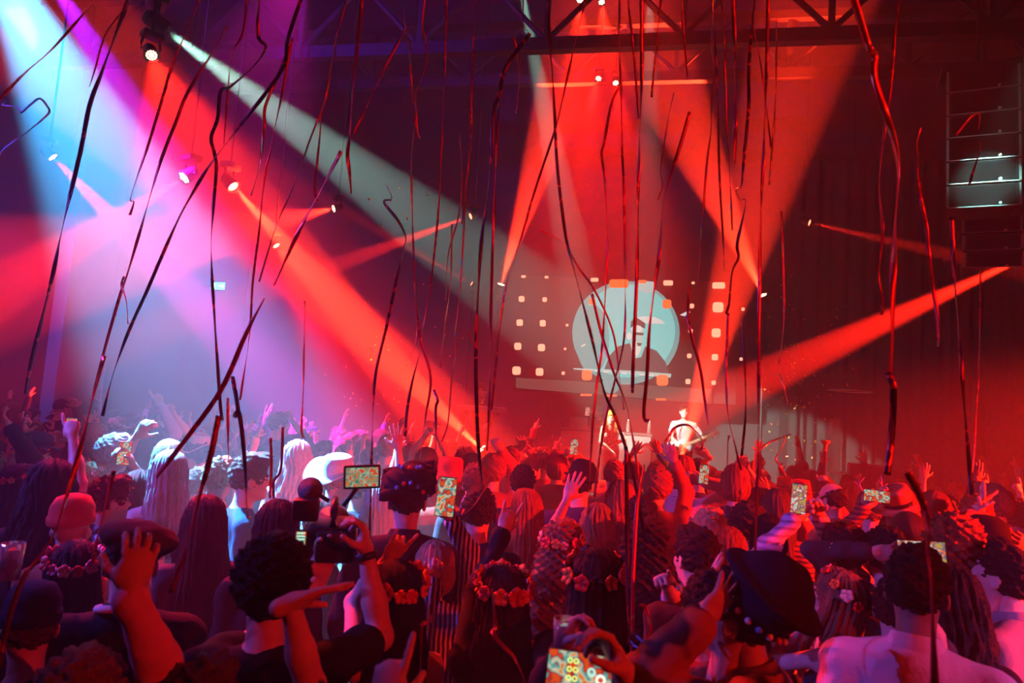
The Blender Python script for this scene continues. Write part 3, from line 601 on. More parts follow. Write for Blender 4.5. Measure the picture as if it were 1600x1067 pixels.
cells = [(818, 432, 6, 3), (854, 433, 5, 3), (929, 437, 11, 5), (1044, 442, 14, 7), (1083, 442, 4, 3), (1123, 446, 19, 9), (815, 467, 8, 8), (812, 504, 9, 9), (809, 541, 10, 10), (807, 579, 12, 12), (851, 468, 6, 6), (848, 505, 8, 9), (846, 543, 10, 10), (843, 581, 11, 11),
         (886, 508, 3, 3), (883, 545, 3, 3), (880, 583, 4, 4), (1122, 480, 16, 15), (1119, 520, 13, 13), (1117, 558, 9, 9), (1115, 598, 6, 6), (1081, 478, 6, 6), (1079, 517, 6, 5), (1077, 556, 6, 6), (1075, 596, 7, 7), (1161, 483, 4, 4), (1158, 561, 4, 4)]
def cellpts(x, y, w_, h_):
    r = min(w_, h_)*.25; o = []
    for sx, sy, a in ((1, -1, -90), (1, 1, 0), (-1, 1, 90), (-1, -1, 180)):
        for k in range(3):
            t = math.radians(a+45*k); o.append((x+sx*(w_/2-r)+r*math.cos(t), y+sy*(h_/2-r)+r*math.sin(t)))
    return o
for x, y, w_, h_ in cells: flat('lamp_cell', cellpts(x, y, w_+1, h_+1), .07, HOT)
for x, y, w_, h_ in ((967, 443, 30, 13), (1004, 440, 12, 5), (925, 471, 10, 10), (1042, 475, 14, 14), (917, 586, 16, 16), (1035, 594, 18, 17), (916, 617, 18, 3), (955, 618, 18, 3), (1033, 624, 16, 3)): flat('lamp_cell', cellpts(x, y, w_, h_), .07, ORG)
# DJ booth, monitors, keyboard stand, bottles
GREYP = mat('booth_grey_panel', (.14, .145, .145), .6, var=.1, vscale=3); DARKG = mat('speaker_dark_paint', (.045, .046, .048), .6, var=.2, bump=.2, bscale=120); GRL = mat('grille_black', (.02, .02, .021), .5, .4, bump=.6, bscale=250)
bo = P(945, 720, 13.0); booth = empty('dj_booth', (bo.x, bo.y, SZ), 0, 'grey disc jockey desk behind the red-haired singer', 'desk')
topz = P(945, 673, 13.0).z-SZ; wdt = P(1012, 700, 13).x-P(872, 700, 13).x
MB().box((0, 0, topz/2-.02), (wdt, .55, topz-.05), None, .01).build('front_panel', GREYP, booth); MB().box((0, .05, topz-.02), (wdt+.06, .7, .04), None, .008).build('desk_top', DARKG, booth)
cons = empty('dj_controller', (bo.x-.05, bo.y+.12, SZ+topz), 0, 'flat black mixing console lying on the grey desk', 'mixer'); MB().box((0, 0, .035), (.7, .34, .05), None, .008).build('console_body', BLACKP, cons)
for q in (-.2, .2): MB().lathe([(.001, .075), (.1, .075), (.105, .06)], 20, Matrix.Translation((q, 0, 0))).build('jog_wheel', DARKG, cons)
lap = P(905, 672, 13.0); lt = empty('laptop', (lap.x, lap.y-.1, SZ+topz), 0, 'open grey laptop on the left end of the desk', 'laptop'); MB().box((0, 0, .012), (.34, .24, .02), None, .004).build('keyboard_base', GREYP, lt); MB().box((0, -.16, .12), (.34, .012, .22), Matrix.Rotation(.3, 3, 'X'), .004).build('lid', GREYP, lt)
CLEAR = mat('bottle_plastic', (.4, .5, .5), .08, trans=.8, ior=1.33); CAPM = mat('bottle_cap_white', (.8, .8, .8), .4)
for bx, lb in ((981, 'left clear water bottle on the grey desk'), (1014, 'right clear water bottle on the grey desk')):
    q = P(bx, 676, 12.9); bt = empty('water_bottle', (q.x, q.y, SZ+topz), 0, lb, 'bottle')
    MB().lathe([(.001, 0), (.034, 0), (.036, .02), (.033, .07), (.036, .11), (.034, .17), (.014, .21), (.013, .225)], 16).build('bottle_body', CLEAR, bt, True); MB().lathe([(.016, .222), (.016, .245), (.001, .246)], 12).build('cap', CAPM, bt)
def wedge(px_, py_, d, rz, w_, label):
    q = P(px_, py_, d); t = empty('stage_monitor', (q.x, q.y, SZ), rz, label, 'speaker')
    pr = [(-.25, 0), (.25, 0), (.25, .14), (.05, .42), (-.16, .46), (-.25, .3)]
    MB().prism([(-w_/2, x, z) for x, z in pr], (w_, 0, 0)).build('cabinet', DARKG, t)
    a, b_ = Vector((0, .252, .15)), Vector((0, .055, .425)); MB().box((a+b_)/2+Vector((0, .012, .008)), (w_*.9, .01, .32), Matrix.Rotation(.62, 3, 'X')).build('grille', GRL, t); MB().box((0, -.21, .39), (.16, .02, .03), Matrix.Rotation(.5, 3, 'X')).build('handle', BLACKM, t)
wedge(858, 712, 12.4, math.radians(200), .62, 'dark wedge monitor speaker standing left of the grey desk'); wedge(1004, 712, 11.5, math.radians(170), .5, 'wedge monitor speaker beside the guitarist')
tb = P(826, 700, 13.2); fc = empty('flight_case', (tb.x, tb.y, SZ), 0, 'low grey flight case left of the grey desk', 'case'); MB().box((0, 0, .3), (.8, .5, .56), None, .012).build('case_body', GREYP, fc); MB().box((0, 0, .6), (.82, .52, .05), None, .01).build('case_lid', DARKG, fc); MB().box((-.25, -.26, .45), (.22, .012, .08)).build('label_plate', CAPM, fc)
kb = P(752, 640, 13.3); ks = empty('keyboard', (kb.x, kb.y, SZ), math.radians(8), 'long electric keyboard on a crossed stand at stage left', 'keyboard'); kz = kb.z-SZ; ks.location.z += .012
MB().box((0, 0, kz), (1.0, .32, .09), None, .012).build('keyboard_body', GREYP, ks); MB().box((0, -.05, kz+.05), (.92, .16, .012)).build('keys', CAPM, ks)
for s in (-1, 1): MB().tube((s*.35, -.02*s, kz-.05), (-s*.35, -.02*s, 0), .018, n=8).build('stand_leg', BLACKM, ks)
ms = P(858, 700, 12.2)
def micstand(q, h_, label):
    t = empty('microphone_stand', (q.x, q.y, SZ), 0, label, 'microphone stand'); MB().lathe([(.001, .02), (.12, .015), (.13, 0)], 16).build('base', BLACKM, t); MB().tube((0, 0, 0), (0, 0, h_), .01).build('pole', BLACKM, t); MB().tube((0, 0, h_), (0, -.1, h_+.08), .014, .022).build('microphone', DARKG, t)
micstand(P(861, 705, 12.0), 1.0, 'short black microphone stand before the wedge monitor'); micstand(P(1137, 705, 12.0), 1.15, 'slim microphone stand right of the guitarist')
# right of the stage: speaker stack, rack, hanging tubes
sb = P(1363, 742, 9.8); sub = empty('subwoofer', (sb.x, sb.y, 0), math.radians(-12), 'wide black subwoofer box right of the stage', 'speaker'); sh = P(1363, 727, 9.8).z
MB().box((0, 0, sh/2), (.62, .6, sh), None, .02).build('cabinet', DARKG, sub); MB().box((0, -.31, sh/2), (.54, .02, sh-.15), None, .008).build('grille', GRL, sub)
for z in (.5, .95, sh-.3): MB().box((0, -.325, z), (.56, .01, .025)).build('trim_bar', BLACKM, sub)
ALU = mat('aluminium_edge', (.55, .58, .58), .3, .9); rk = P(1323, 760, 11.6); rack = empty('equipment_rack', (rk.x, rk.y+.6, SZ), 0, 'open rack with pale metal corner posts beside the subwoofer', 'rack'); rh = max(.5, P(1323, 738, 12.2).z-SZ)
for sx in (-1, 1):
    for sy in (-1, 1): MB().box((sx*.17, sy*.2, rh/2), (.035, .035, rh)).build('corner_post', ALU, rack)
for z in (.05, rh*.5, rh-.02): MB().box((0, 0, z), (.37, .43, .03)).build('shelf', ALU, rack)
for z in (.06, .3): MB().box((0, 0, z+.1), (.3, .38, .18), None, .006).build('amplifier', DARKG, rack)
GAUZE = mat('clear_tube_film', (.8, .9, .9), .25, trans=.9, ior=1.02, alpha=.12)
tq = P(1328, 612, 12.6); tubeo = empty('hanging_tube', (tq.x, tq.y, tq.z), 0, 'wide clear film tube hanging open-ended right of the screen', 'tube'); MB().lathe([(.385, 0), (.38, 0), (.38, 4.6), (.385, 4.6)], 40).build('film', GAUZE, tubeo, True); MB().lathe([(.378, 0), (.39, 0), (.39, .02), (.378, .02), (.378, 0)], 40).build('bottom_hoop', mat('hoop_clear_plastic', (.7, .8, .8), .2), tubeo, True); MB().tube((0, 0, 4.6), (0, 0, ZC-tq.z), .006).build('hanging_wire', BLACKM, tubeo)
cq = P(1303, 740, 12.2); co = empty('clear_column', (cq.x, cq.y, SZ), 0, 'tall clear plastic column lit teal on the right of the stage', 'column'); ch = P(1303, 652, 12.2).z-SZ
MB().lathe([(.1, 0), (.1, ch-.06), (.08, ch-.02), (.001, ch)], 28).build('tube_wall', mat('column_clear_plastic', (.6, .85, .82), .15, alpha=.35), co, True); MB().lathe([(.13, 0), (.13, .04), (.1, .05)], 28).build('foot', ALU, co)
# line array loudspeakers
TEXB = mat('array_dark_paint', (.06, .065, .066), .55, var=.15, bump=.15, bscale=150)
def cabinet(parent, y0, z0, tl, w_, h_, d_):
    R = Matrix.Rotation(tl, 3, 'X'); c = Vector((0, y0, z0)); fr = [(-w_/2, -d_/2), (w_/2, -d_/2), (w_*.42, d_/2), (-w_*.42, d_/2)]
    b_ = MB().prism([c+R @ Vector((x, y, -h_/2+.006)) for x, y in fr], R @ Vector((0, 0, h_-.012))); o = b_.build('cabinet', TEXB, parent)
    for s in (-1, 1): MB().box(c+R @ Vector((s*(w_/2-.012), -d_/2-.006, 0)), (.024, .02, h_-.03), R).build('edge_frame', ALU, o)
    MB().box(c+R @ Vector((0, -d_/2-.004, 0)), (w_*.86, .008, h_*.84), R).build('grille', GRL, o); MB().box(c+R @ Vector((0, -d_/2-.01, -h_/2+.012)), (w_*.95, .012, .009), R).build('seam_bar', ALU, o)
    MB().lathe([(.001, .012), (.017, .012), (.017, 0)], 12, Matrix.Translation(c+R @ Vector((w_*.22, -d_/2-.01, -h_*.36))) @ R.to_4x4() @ Matrix.Rotation(math.pi/2, 4, 'X')).build('badge', ALU, o)
la = P(1530, 335, 8.0); arr = empty('line_array', (la.x, la.y, la.z), math.radians(-14), 'tall hanging stack of black loudspeakers at upper right', 'speaker'); hb = 38/F*8.0
for i in range(6): cabinet(arr, .006*i*i*.2, hb*(i+.5), -.02*(5-i)*.6, .72, hb, .45)
MB().box((0, .1, hb*6+.06), (.8, .5, .08), None, .01).build('flying_frame', BLACKM, arr); MB().tube((0, .1, hb*6+.1), (0, .1, ZC-la.z), .02).build('chain', BLACKM, arr)
lb_ = P(1545, 342, 8.6); arr2 = empty('line_array', (lb_.x, lb_.y, lb_.z), math.radians(-14), 'short hanging stack of small loudspeakers under the taller stack', 'speaker'); h2 = 26/F*8.6
for i in range(3): cabinet(arr2, -.01*(i+1)**2, -h2*(i+.5), .1*(i+1), .62, h2, .36)
MB().tube((0, .3, 0), (0, .3, ZC-lb_.z), .015).build('chain', BLACKM, arr2)
# ------------------------------------------------------------------ stage lights: moving heads and the beams they throw
HEADM = mat('fixture_black', (.02, .02, .022), .45, var=.2); RED = (1, .012, .004); AMBER = (1, .027, .008); PINK = (1, .012, .62); CYAN = (.04, .44, 1); PURP = (.38, .01, 1); PALE = (.5, 1, .82)
K = 22.0
def cells_mesh(n):
    k = ('cells', n)
    if k not in CACHE:
        b_ = MB(); pts = [(0, 0)]
        for ring in range(1, 2 if n == 7 else 3):
            for i in range(6*ring): a = 2*math.pi*i/(6*ring); pts.append((ring*math.cos(a), ring*math.sin(a)))
        p_ = .075/(1 if n == 7 else 2)
        for x, y in pts: b_.lathe([(p_*.46, 0), (p_*.36, .006), (.001, .008)], 12, Matrix.Translation((x*p_, y*p_, 0)))
        CACHE[k] = b_.mesh('led_cells', True)
    return CACHE[k]
def fixture(p0, p1, ang, col, power, label, mount='hang', blend=.25, cells=7, size=1.0, lens=None, top=None, rad=.03):
    p0 = Vector(p0); p1 = Vector(p1); ax = (p1-p0).normalized()
    t = empty('moving_head_light', p0, 0, label, 'stage light')
    M = ax.to_track_quat('Z', 'Y').to_matrix().to_4x4(); S = Matrix.Scale(size, 4)
    hk = ('fixhead',)
    if hk not in CACHE:
        CACHE[hk] = MB().lathe([(.001, -.3), (.07, -.29), (.105, -.24), (.115, -.12), (.125, -.03), (.128, 0), (.12, .004), (.113, -.012), (.001, -.014)], 24).mesh('head', 30); CACHE[('rim',)] = MB().lathe([(.128, -.01), (.134, -.004), (.134, .012), (.126, .014), (.121, .002)], 24).mesh('lens_rim', True)
    h_ = obj('head', CACHE[hk], t, HEADM); h_.matrix_local = M @ S; obj('lens_rim', CACHE[('rim',)], h_, HEADM)
    lm = emat('lens_'+(lens or 'hot'), {'hot': (1, .5, .3), 'red': (1, .2, .1), 'pale': (.6, 1, .85), 'pink': (1, .5, .6), 'cyan': (.6, .9, 1), 'purple': (.8, .4, 1)}[lens or 'hot'], 7.0)
    o = obj('led_cells', cells_mesh(cells), h_, [lm], own=True); o.matrix_local = Matrix.Translation((0, 0, -.012))
    up = Vector((0, 0, 1 if mount == 'hang' else -1)); side = ax.cross(up); side = side.normalized() if side.length > .05 else Vector((1, 0, 0)); c = -ax*.14*size
    for s in (-1, 1): MB().path([c+side*s*.14*size, c+side*s*.155*size+up*.1*size, c+side*s*.13*size+up*.24*size], .022*size, 8).build('yoke_arm', HEADM, t)
    bd = up.to_track_quat('Z', 'Y').to_matrix(); MB().box(c+up*.29*size, (.34*size, .24*size, .11*size), Matrix.Rotation(math.atan2(side.y, side.x), 3, 'Z'), .015).build('base', HEADM, t)
    if mount == 'hang':
        z1 = (top if top else ZC)-p0.z; MB().tube(c+up*.34*size, (c.x, c.y, z1), .014, n=6).build('drop_pipe', BLACKM, t)
    elif mount == 'tower':
        MB().tube(c+up*.34*size, (c.x, c.y, -p0.z+SZ), .03, n=8).build('tower_pipe', BLACKM, t); MB().box((c.x, c.y, -p0.z+SZ+.015), (.5, .5, .03)).build('tower_foot', BLACKM, t)
    l = bpy.data.lights.new('beam', 'SPOT'); l.energy = power*K; l.color = col; l.spot_size = math.radians(ang); l.spot_blend = blend; l.shadow_soft_size = rad
    lo_ = bpy.data.objects.new('beam', l); COL.objects.link(lo_); lo_.parent = t; lo_.matrix_local = Matrix.Translation(ax*.03) @ ax.to_track_quat('-Z', 'Y').to_matrix().to_4x4()
    return t
FX = [  # lens pixel and depth, aim pixel and depth, cone, colour, power, lens, mount, label
    ((-40, -130, 6.5), (400, 745, 4.6), 18, CYAN, 4200, 'cyan', 'hang', 'cyan moving head outside the upper left throwing the widest pale beam', dict(blend=.5)),
    ((60, -70, 8), (430, 560, 9.5), 18, PURP, 1900, 'purple', 'hang', 'purple moving head above the top left corner', dict(blend=.5)),
    ((258, 46, 7.5), (720, 390, 10), 15, PALE, 1500, 'pale', 'hang', 'moving head with a pale green beam at upper left', dict(size=.8)),
    ((237, 87, 7), (330, 330, 5.6), 34, RED, 480, 'hot', 'hang', 'red lamp with nineteen lit cells pointing down at upper left', dict(cells=19, size=.6, blend=.6)),
    ((83, 246, 8.5), (520, 690, 9.3), 14, PINK, 2200, 'pink', 'hang', 'leftmost moving head, its pink beam slanting down to the right', dict(size=.55)),
    ((287, 278, 9), (-60, 490, 7), 14, RED, 2300, 'hot', 'hang', 'moving head whose red beam crosses the pink one at left', dict(size=.75)),
    ((365, 292, 10), (748, 716, 9.0), 13, AMBER, 9500, 'hot', 'hang', 'moving head aiming its long red beam down to centre', dict(size=.8, cells=19)),
    ((752, 702, 12.0), (430, 385, 10.8), 15, AMBER, 11000, 'hot', 'tower', 'floor moving head at stage edge throwing light up to the left', {}),
    ((521, 326, 12), (300, 375, 10.5), 22, RED, 3400, 'hot', 'hang', 'moving head with a bright flare and beam running left', dict(size=.6)),
    ((432, 384, 10.6), (600, 620, 10.0), 50, RED, 1000, 'hot', 'hang', 'added red flood lamp between the flaring lamp and the exit sign', dict(size=.5, blend=.9)),  # extra flood, added to redden the haze at left of centre
    ((735, 338, 14), (480, 430, 12.5), 7, RED, 4500, 'red', 'hang', 'small moving head left of centre with a thin slanting beam', dict(size=.6)),
    ((737, 443, 15.3), (600, 365, 14.5), 5, RED, 2000, 'red', 'tower', 'lowest small moving head left of the screen, thin beam', dict(size=.5)),
    ((783, 444, 15), (905, 60, 13), 16, AMBER, 7000, 'hot', 'tower', 'moving head left of the screen throwing its beam up', dict(size=.8)),
    ((1192, 461, 15), (1010, 60, 13), 17, AMBER, 7000, 'hot', 'tower', 'moving head right of the screen throwing its beam up', dict(size=.8)),
    ((806, -60, 12.4), (952, 690, 12.2), 8, PALE, 1300, 'pale', 'hang', 'left pale key light above the stage', dict(blend=.5)),
    ((1016, -60, 12.4), (1010, 690, 12.6), 9, PALE, 420, 'pale', 'hang', 'right pale key light above the stage', dict(blend=.5)),
    ((1060, 728, 11.2), (1240, 120, 11.8), 15, AMBER, 10000, 'hot', 'tower', 'floor moving head by the guitarist throwing the widest red beam', dict(blend=.35)),
    ((935, 123, 12.5), (870, 340, 10.6), 24, RED, 650, 'hot', 'hang', 'left lamp of the lit pair over the stage', dict(size=.5, blend=.8)),
    ((962, 130, 12.5), (990, 340, 10.6), 24, RED, 350, 'hot', 'hang', 'right lamp of the lit pair over the stage', dict(size=.5, blend=.8)),
    ((906, 1, 11.5), (900, 330, 9.9), 27, RED, 1150, 'hot', 'hang', 'left lamp of the pair cut by the top edge', dict(size=.5, blend=.8)),
    ((940, 4, 11.5), (970, 330, 9.9), 27, RED, 1150, 'hot', 'hang', 'right lamp of the pair cut by the top edge', dict(size=.5, blend=.8)),
    ((1265, 348, 14.5), (1450, 390, 13), 6, RED, 2000, 'red', 'hang', 'small moving head on the right with a faint beam', dict(size=.6)),
    ((1598, 404, 8.6), (1215, 580, 9.6), 10, RED, 8500, 'red', 'hang', 'moving head at the right edge, red beam running to the left', dict(size=.7)),
    ((1720, -160, 5.6), (1530, 310, 8.0), 14, (.3, 1, .9), 45, 'pale', 'hang', 'teal moving head outside the upper right lighting the loudspeakers', dict(blend=.8)),
]
for a, b_, ang, col, pw, ln, mt, lb, kw in FX: fixture(P(*a), P(*b_), ang, col, pw, lb, mt, lens=ln, **kw)
# washes over the crowd, above and beside the camera; a few are added fills
for p0, p1, ang, col, pw, ln, lb in (
    ((6.9, 6.8, 3.6), (1.6, 6.6, 1.3), 32, RED, 1150, 'red', 'red wash lamp farther along the right wall'),
    ((6.4, 2.4, 3.4), (1.8, 4.0, 1.2), 36, RED, 680, 'red', 'red wash lamp on the right wall outside the picture'),
    ((-5.6, 1.2, 3.9), (-.8, 3.6, 1.4), 40, (.2, .1, 1), 70, 'purple', 'violet wash lamp on the left outside the picture'),
    ((-9.5, 7.0, 4.6), (-4.5, 8.2, 1.5), 36, PINK, 50, 'pink', 'pink wash lamp high on the left wall'),
    ((4.2, -.6, 3.3), (.4, 2.2, 1.6), 60, RED, 30, 'red', 'red wash lamp behind the camera'),
    ((3.6, -2.2, 5.6), (.2, 2.6, 3.8), 48, RED, 22, 'red', 'added red fill lamp behind the camera, aimed high at the streamers'),  # added out of view to brighten the near streamers
    ((-3.8, 1.0, 3.6), (.0, 2.4, 1.8), 50, (.3, .1, 1), 9, 'purple', 'violet wash lamp behind the camera to the left'),
    ((4.8, .6, 3.4), (2.2, 2.4, 1.4), 30, (.45, .15, 1), 44, 'purple', 'violet wash lamp behind the camera to the right'),
    (P(985, -70, 11.0), (1.0, 4.2, 1.6), 34, RED, 500, 'red', 'red back light above the stage front'),
    (P(470, -70, 9.5), P(170, 790, 3.6), 22, PINK, 170, 'pink', 'magenta back light over the left of the crowd'),
    ((-10.2, 3.0, 6.5), (-10.0, 11.0, 4.5), 60, (.02, .12, 1), 160, 'cyan', 'added blue fill lamp tinting the haze along the left wall'),  # added out of view to turn the left haze navy
    ((-7.5, 4.5, 7.0), (-4.6, 10.5, 9.2), 56, (.2, .02, 1), 150, 'purple', 'added violet fill lamp tinting the roof on the left'),  # added to put a purple tint behind the truss
): fixture(p0, p1, ang, col, pw, lb, 'hang', blend=.9, lens=ln)
# ------------------------------------------------------------------ the crowd
def solve_d(x, y, d, lo=1.56, hi=1.94, base=0.0):
    z = P(x, y, d).z-base; z = min(max(z, lo), hi); r = ray(x, y).z
    return (z+base-CAM.z)/r if abs(r) > 1e-4 and abs(P(x, y, d).z-base-z) > 1e-4 and (z+base-CAM.z)/r > 0 else d
GLASSES = mat('spectacle_frame_black', (.01, .01, .012), .3)
SCREEN = []
def phone_screen(name, cols, scale, strength):
    m = bpy.data.materials.new(name); m.use_nodes = True; N = m.node_tree.nodes; L = m.node_tree.links; N.clear()
    tc = N.new('ShaderNodeTexCoord'); nz = N.new('ShaderNodeTexNoise'); nz.inputs['Scale'].default_value = scale*.4; nz.inputs['Detail'].default_value = 1; rp = N.new('ShaderNodeValToRGB'); e = N.new('ShaderNodeEmission'); o = N.new('ShaderNodeOutputMaterial')
    rp.color_ramp.interpolation = 'EASE'
    while len(rp.color_ramp.elements) < len(cols): rp.color_ramp.elements.new(.5)
    for i, c in enumerate(cols): rp.color_ramp.elements[i].position = .28+.44*i/len(cols); rp.color_ramp.elements[i].color = (*c, 1)
    L.new(tc.outputs['Object'], nz.inputs[0]); L.new(nz.outputs['Fac'], rp.inputs[0]); L.new(rp.outputs[0], e.inputs[0]); e.inputs[1].default_value = strength; L.new(e.outputs[0], o.inputs[0]); return m
PSCR = [phone_screen('phone_picture_warm', [(1, .06, .03), (1, .3, .05), (.9, .75, .5), (.1, .5, .45), (.5, .02, .03), (1, .1, .02)], 130, .8), phone_screen('phone_picture_pale', [(.3, .7, .7), (.9, .95, .9), (1, .2, .05), (.1, .15, .3), (.7, .4, .1)], 130, .8)]
def phone(p, nrm, up, label, size=(.072, .148), scr=0, body=BLACKP, extra=None):
    nrm = Vector(nrm).normalized(); up = Vector(up); up = (up-nrm*up.dot(nrm)).normalized(); x = up.cross(nrm); M = Matrix((x, up, nrm)).transposed().to_4x4(); M.translation = p
    t = empty('phone', (0, 0, 0), 0, label, 'phone'); t.matrix_world = M; w_, h_ = size
    MB().box((0, 0, 0), (w_, h_, .009), None, .004).build('case', body, t); MB().box((0, 0, .0048), (w_*.93, h_*.95, .001)).build('display', PSCR[scr], t)
    MB().lathe([(.001, .003), (.006, .003), (.007, 0)], 10, Matrix.Translation((w_*.28, h_*.38, -.0045)) @ Matrix.Rotation(math.pi, 4, 'X')).build('rear_lens', GLASSES, t)
    if extra: extra(t)
    return t
POSED = []
def C(x, y, d, label, short, yaw=0, hair=('short', 'dark'), top='black', skin=0, arms=None, base=0.0, group=None, hatk=None, hatm='black', band=None, htilt=(0, 0, 0), hsc=1.0, crown_=None, head=(0, 0, 0), res=None, tr=0, tiltx=0.0, **g):
    if base == 0: d = solve_d(x, y, d)
    hat_h = {'flatcap': .02, 'newsboy': .03, 'turban': .04, 'captain': .03, 'fedora': .03, 'cowboy': .04, 'bowler': .03, 'widebrim': .03, 'bonnet': .06, 'witch': .2, 'fez': .03, 'beanie': .02, 'cap': .01}.get(hatk, 0)
    q = P(x, y, d); hgt = q.z-base-hat_h; s = min(max(hgt, 1.42), 2.0)/1.765
    loc = Vector((q.x, q.y, base)); dv = loc-CAM; rz = math.atan2(-dv.x, dv.y)+math.radians(yaw)
    W = Matrix.Translation(loc) @ Matrix.Rotation(rz, 4, 'Z') @ Matrix.Rotation(tiltx, 4, 'X') @ Matrix.Scale(s, 4); Wi = W.inverted()
    ga = {}
    for k, a in (arms or {}).items():
        if a[0] == 'l': wrist = np.array(a[1], float)
        else: wrist = np.array(Wi @ P(a[0], a[1], d+a[3]))
        dirv = a[5] if len(a) > 5 else None
        ga[k] = (wrist, a[6] if len(a) > 6 else None, a[2], a[4] if len(a) > 4 else None, dirv)
    g['arms'] = ga; g['head'] = head; g['seed'] = x*.37; g['hatted'] = bool(hatk)
    root, wr, hd = person(label, loc, s, rz, g, hair, top, skin, tr, res if res else (1.0 if d < 4.6 else 1.35), group, tiltx)
    if hatk: ho = hat(hatk, root, hd[0], hd[1], HATM[hatm], HATM[band] if band else None, htilt, hsc)
    else: ho = None
    if crown_: crown(root, hd[0], hd[1], *crown_)
    PEOPLE.append((x, y, d, short, loc.x, loc.y)); return root, wr, hd, ho, W
def R_(*a): return tuple(a)
def facing(p): return (CAM-Vector(p)).normalized()
def hold(px_, py_, d, label, **k):
    p = P(px_, py_, d); return phone(p, facing(p)+Vector((0, 0, -.15)), k.pop('up', (0.05, 0, 1)), label, **k)
FWD = (0, 1, .1); BACK = (0, -1, 0)
PINKS = [PETAL[2], PETAL[3], PETAL[0]]; REDS = [PETAL[0], PETAL[1]]; DARKS = [PETAL[0], PETAL[4], PETAL[1]]
# --- left
C(95, 622, 9.4, 'man with cropped dark hair standing far left before the pillar', 'the cropped man by the pillar', -55, ('buzz', 'dark'), 'black')
C(139, 625, 9.2, 'man in black holding a phone up to his face by the pillar', 'the man in black by the pillar', -40, ('short', 'black'), 'black', arms={'L': (119, 637, 'grip', -.2, BACK)})
C(18, 628, 9.6, 'long-haired person in red at the far left edge', 'the far left edge', -60, ('wavy', 'red'), 'red', fem=True)
r, wr, hd, ho, W = C(50, 676, 4.9, 'man in a dark beaded newsboy cap in profile at the left edge', 'the beaded cap', -75, ('short', 'dark'), 'black', arms={'L': (38, 662, 'horns', -.25), 'R': (15, 668, 'cup', -.3)}, hatk='newsboy', hatm='navy')
beads(ho, [Vector((.094*math.cos(a), .115*math.sin(a)-.012, .04+.006*math.sin(5*a))) for a in np.linspace(0, 6.1, 22)], .008, PEARL)
C(28, 727, 3.9, 'woman with brown hair and a red flower band at the left edge', 'the red flower band', -70, ('long', 'dark'), 'charcoal', fem=True, crown_=(REDS, 12, .8))
C(82, 722, 3.3, 'woman with very long black hair raising one pointing finger', 'the long black hair', -15, ('wavy', 'black'), 'black', fem=True, arms={'R': (112, 655, 'point', .35)}, sleeve='short')
C(118, 690, 5.4, 'dark-haired person filming with a phone held overhead beside the pointing hand', 'the phone by the pointing hand', -35, ('short', 'black'), 'black', arms={'R': (108, 690, 'grip', -.2, BACK), 'L': (117, 694, 'grip', -.2, BACK)})
hold(110, 668, 5.1, 'upright phone held above the crowd at far left', scr=1)
C(130, 627, 9.9, 'person in a red costume hat in front of the pillar', 'the costume hat', -40, ('wavy', 'red'), 'flame', hatk='fedora', hatm='red', band='black')
C(142, 724, 4.5, 'blonde woman in profile with a crown of pink flowers', 'the pink flower crown', -72, ('wavy', 'blond'), 'lilac', fem=True, crown_=(PINKS, 12, .9), head=(0, .3, 0))
C(150, 664, 7.2, 'person with bushy ginger hair near the pillar', 'the bushy ginger hair', -30, ('curly', 'red'), 'red')
C(100, 655, 7.4, 'person in a dark trilby left of the bushy ginger hair', 'the dark trilby', -40, ('short', 'dark'), 'charcoal', hatk='fedora', hatm='black')
r, wr, hd, ho, W = C(174, 679, 4.6, 'grey-haired man in navy lifting a phone with both arms', 'the grey-haired man', -50, ('short', 'grey'), 'navy', arms={'R': (205, 725, 'grip', -.3, BACK), 'L': (237, 660, 'grip', -.15)}, sleeve='short')
hold(194, 708, 4.25, 'glowing phone in the hand of the grey-haired man', scr=0)
C(232, 662, 6.0, 'person in purple pointing up with a bent arm, left of two pointing hands', 'the left pointing hand', -35, ('long', 'dark'), 'lilac', fem=True, arms={'R': (252, 634, 'point', -.1)})
C(262, 668, 6.6, 'person with bare arm pointing up, rightmost of two pointing hands', 'the right pointing hand', -35, ('short', 'brown'), 'pink', arms={'R': (272, 648, 'point', 0)}, sleeve='short')
r, wr, hd, ho, W = C(166, 745, 3.6, 'man with dark hair and black glasses in profile, teal print shirt', 'the man in glasses', -70, ('short', 'dark'), 'pattern', sleeve='short', collar=True)
gl = MB()
for s_ in (-1, 1):
    gl.path([(s_*.031+.021*math.cos(a), .104, .004+.017*math.sin(a)) for a in np.linspace(0, 2*math.pi, 17)], .0026, 6); gl.path([(s_*.052, .102, .008), (s_*.078, .05, .01), (s_*.083, -.01, .006)], .0026, 6)
gl.path([(-.01, .106, .008), (0, .112, .011), (.01, .106, .008)], .0026, 6); o = gl.build('glasses', GLASSES, r, True); set_local(o, hd[0], hd[1])
r, wr, hd, ho, W = C(217, 737, 4.0, 'dark-haired person with an orange maple leaf on the headband', 'the leaf headband', -20, ('bob', 'black'), 'black', fem=True)
lf = MB(); lp = []
for i in range(15): a = 2*math.pi*i/15; rr = .06 if i % 3 == 0 else (.036 if i % 3 == 1 else .03); lp.append(Vector((rr*math.cos(a), 0, rr*math.sin(a))))
lf.prism(lp, (0, .004, 0)); o = lf.build('maple_leaf', PETAL[1], r, False); set_local(o, hd[0], hd[1], (-.035, -.125, .045))
o = MB().path([(.088*math.cos(a), 0, .034+.1*math.sin(a)) for a in np.linspace(0, math.pi, 15)], .006, 6).build('headband', HATM['black'], r, True); set_local(o, hd[0], hd[1])
C(268, 706, 4.0, 'woman with long straight silver hair in a pale blouse', 'the silver-haired woman', 5, ('long', 'grey'), 'white', fem=True)
C(264, 688, 5.0, 'woman with straight light hair just beyond the silver-haired woman', 'the light-haired woman', -15, ('long', 'blond'), 'lilac', fem=True)
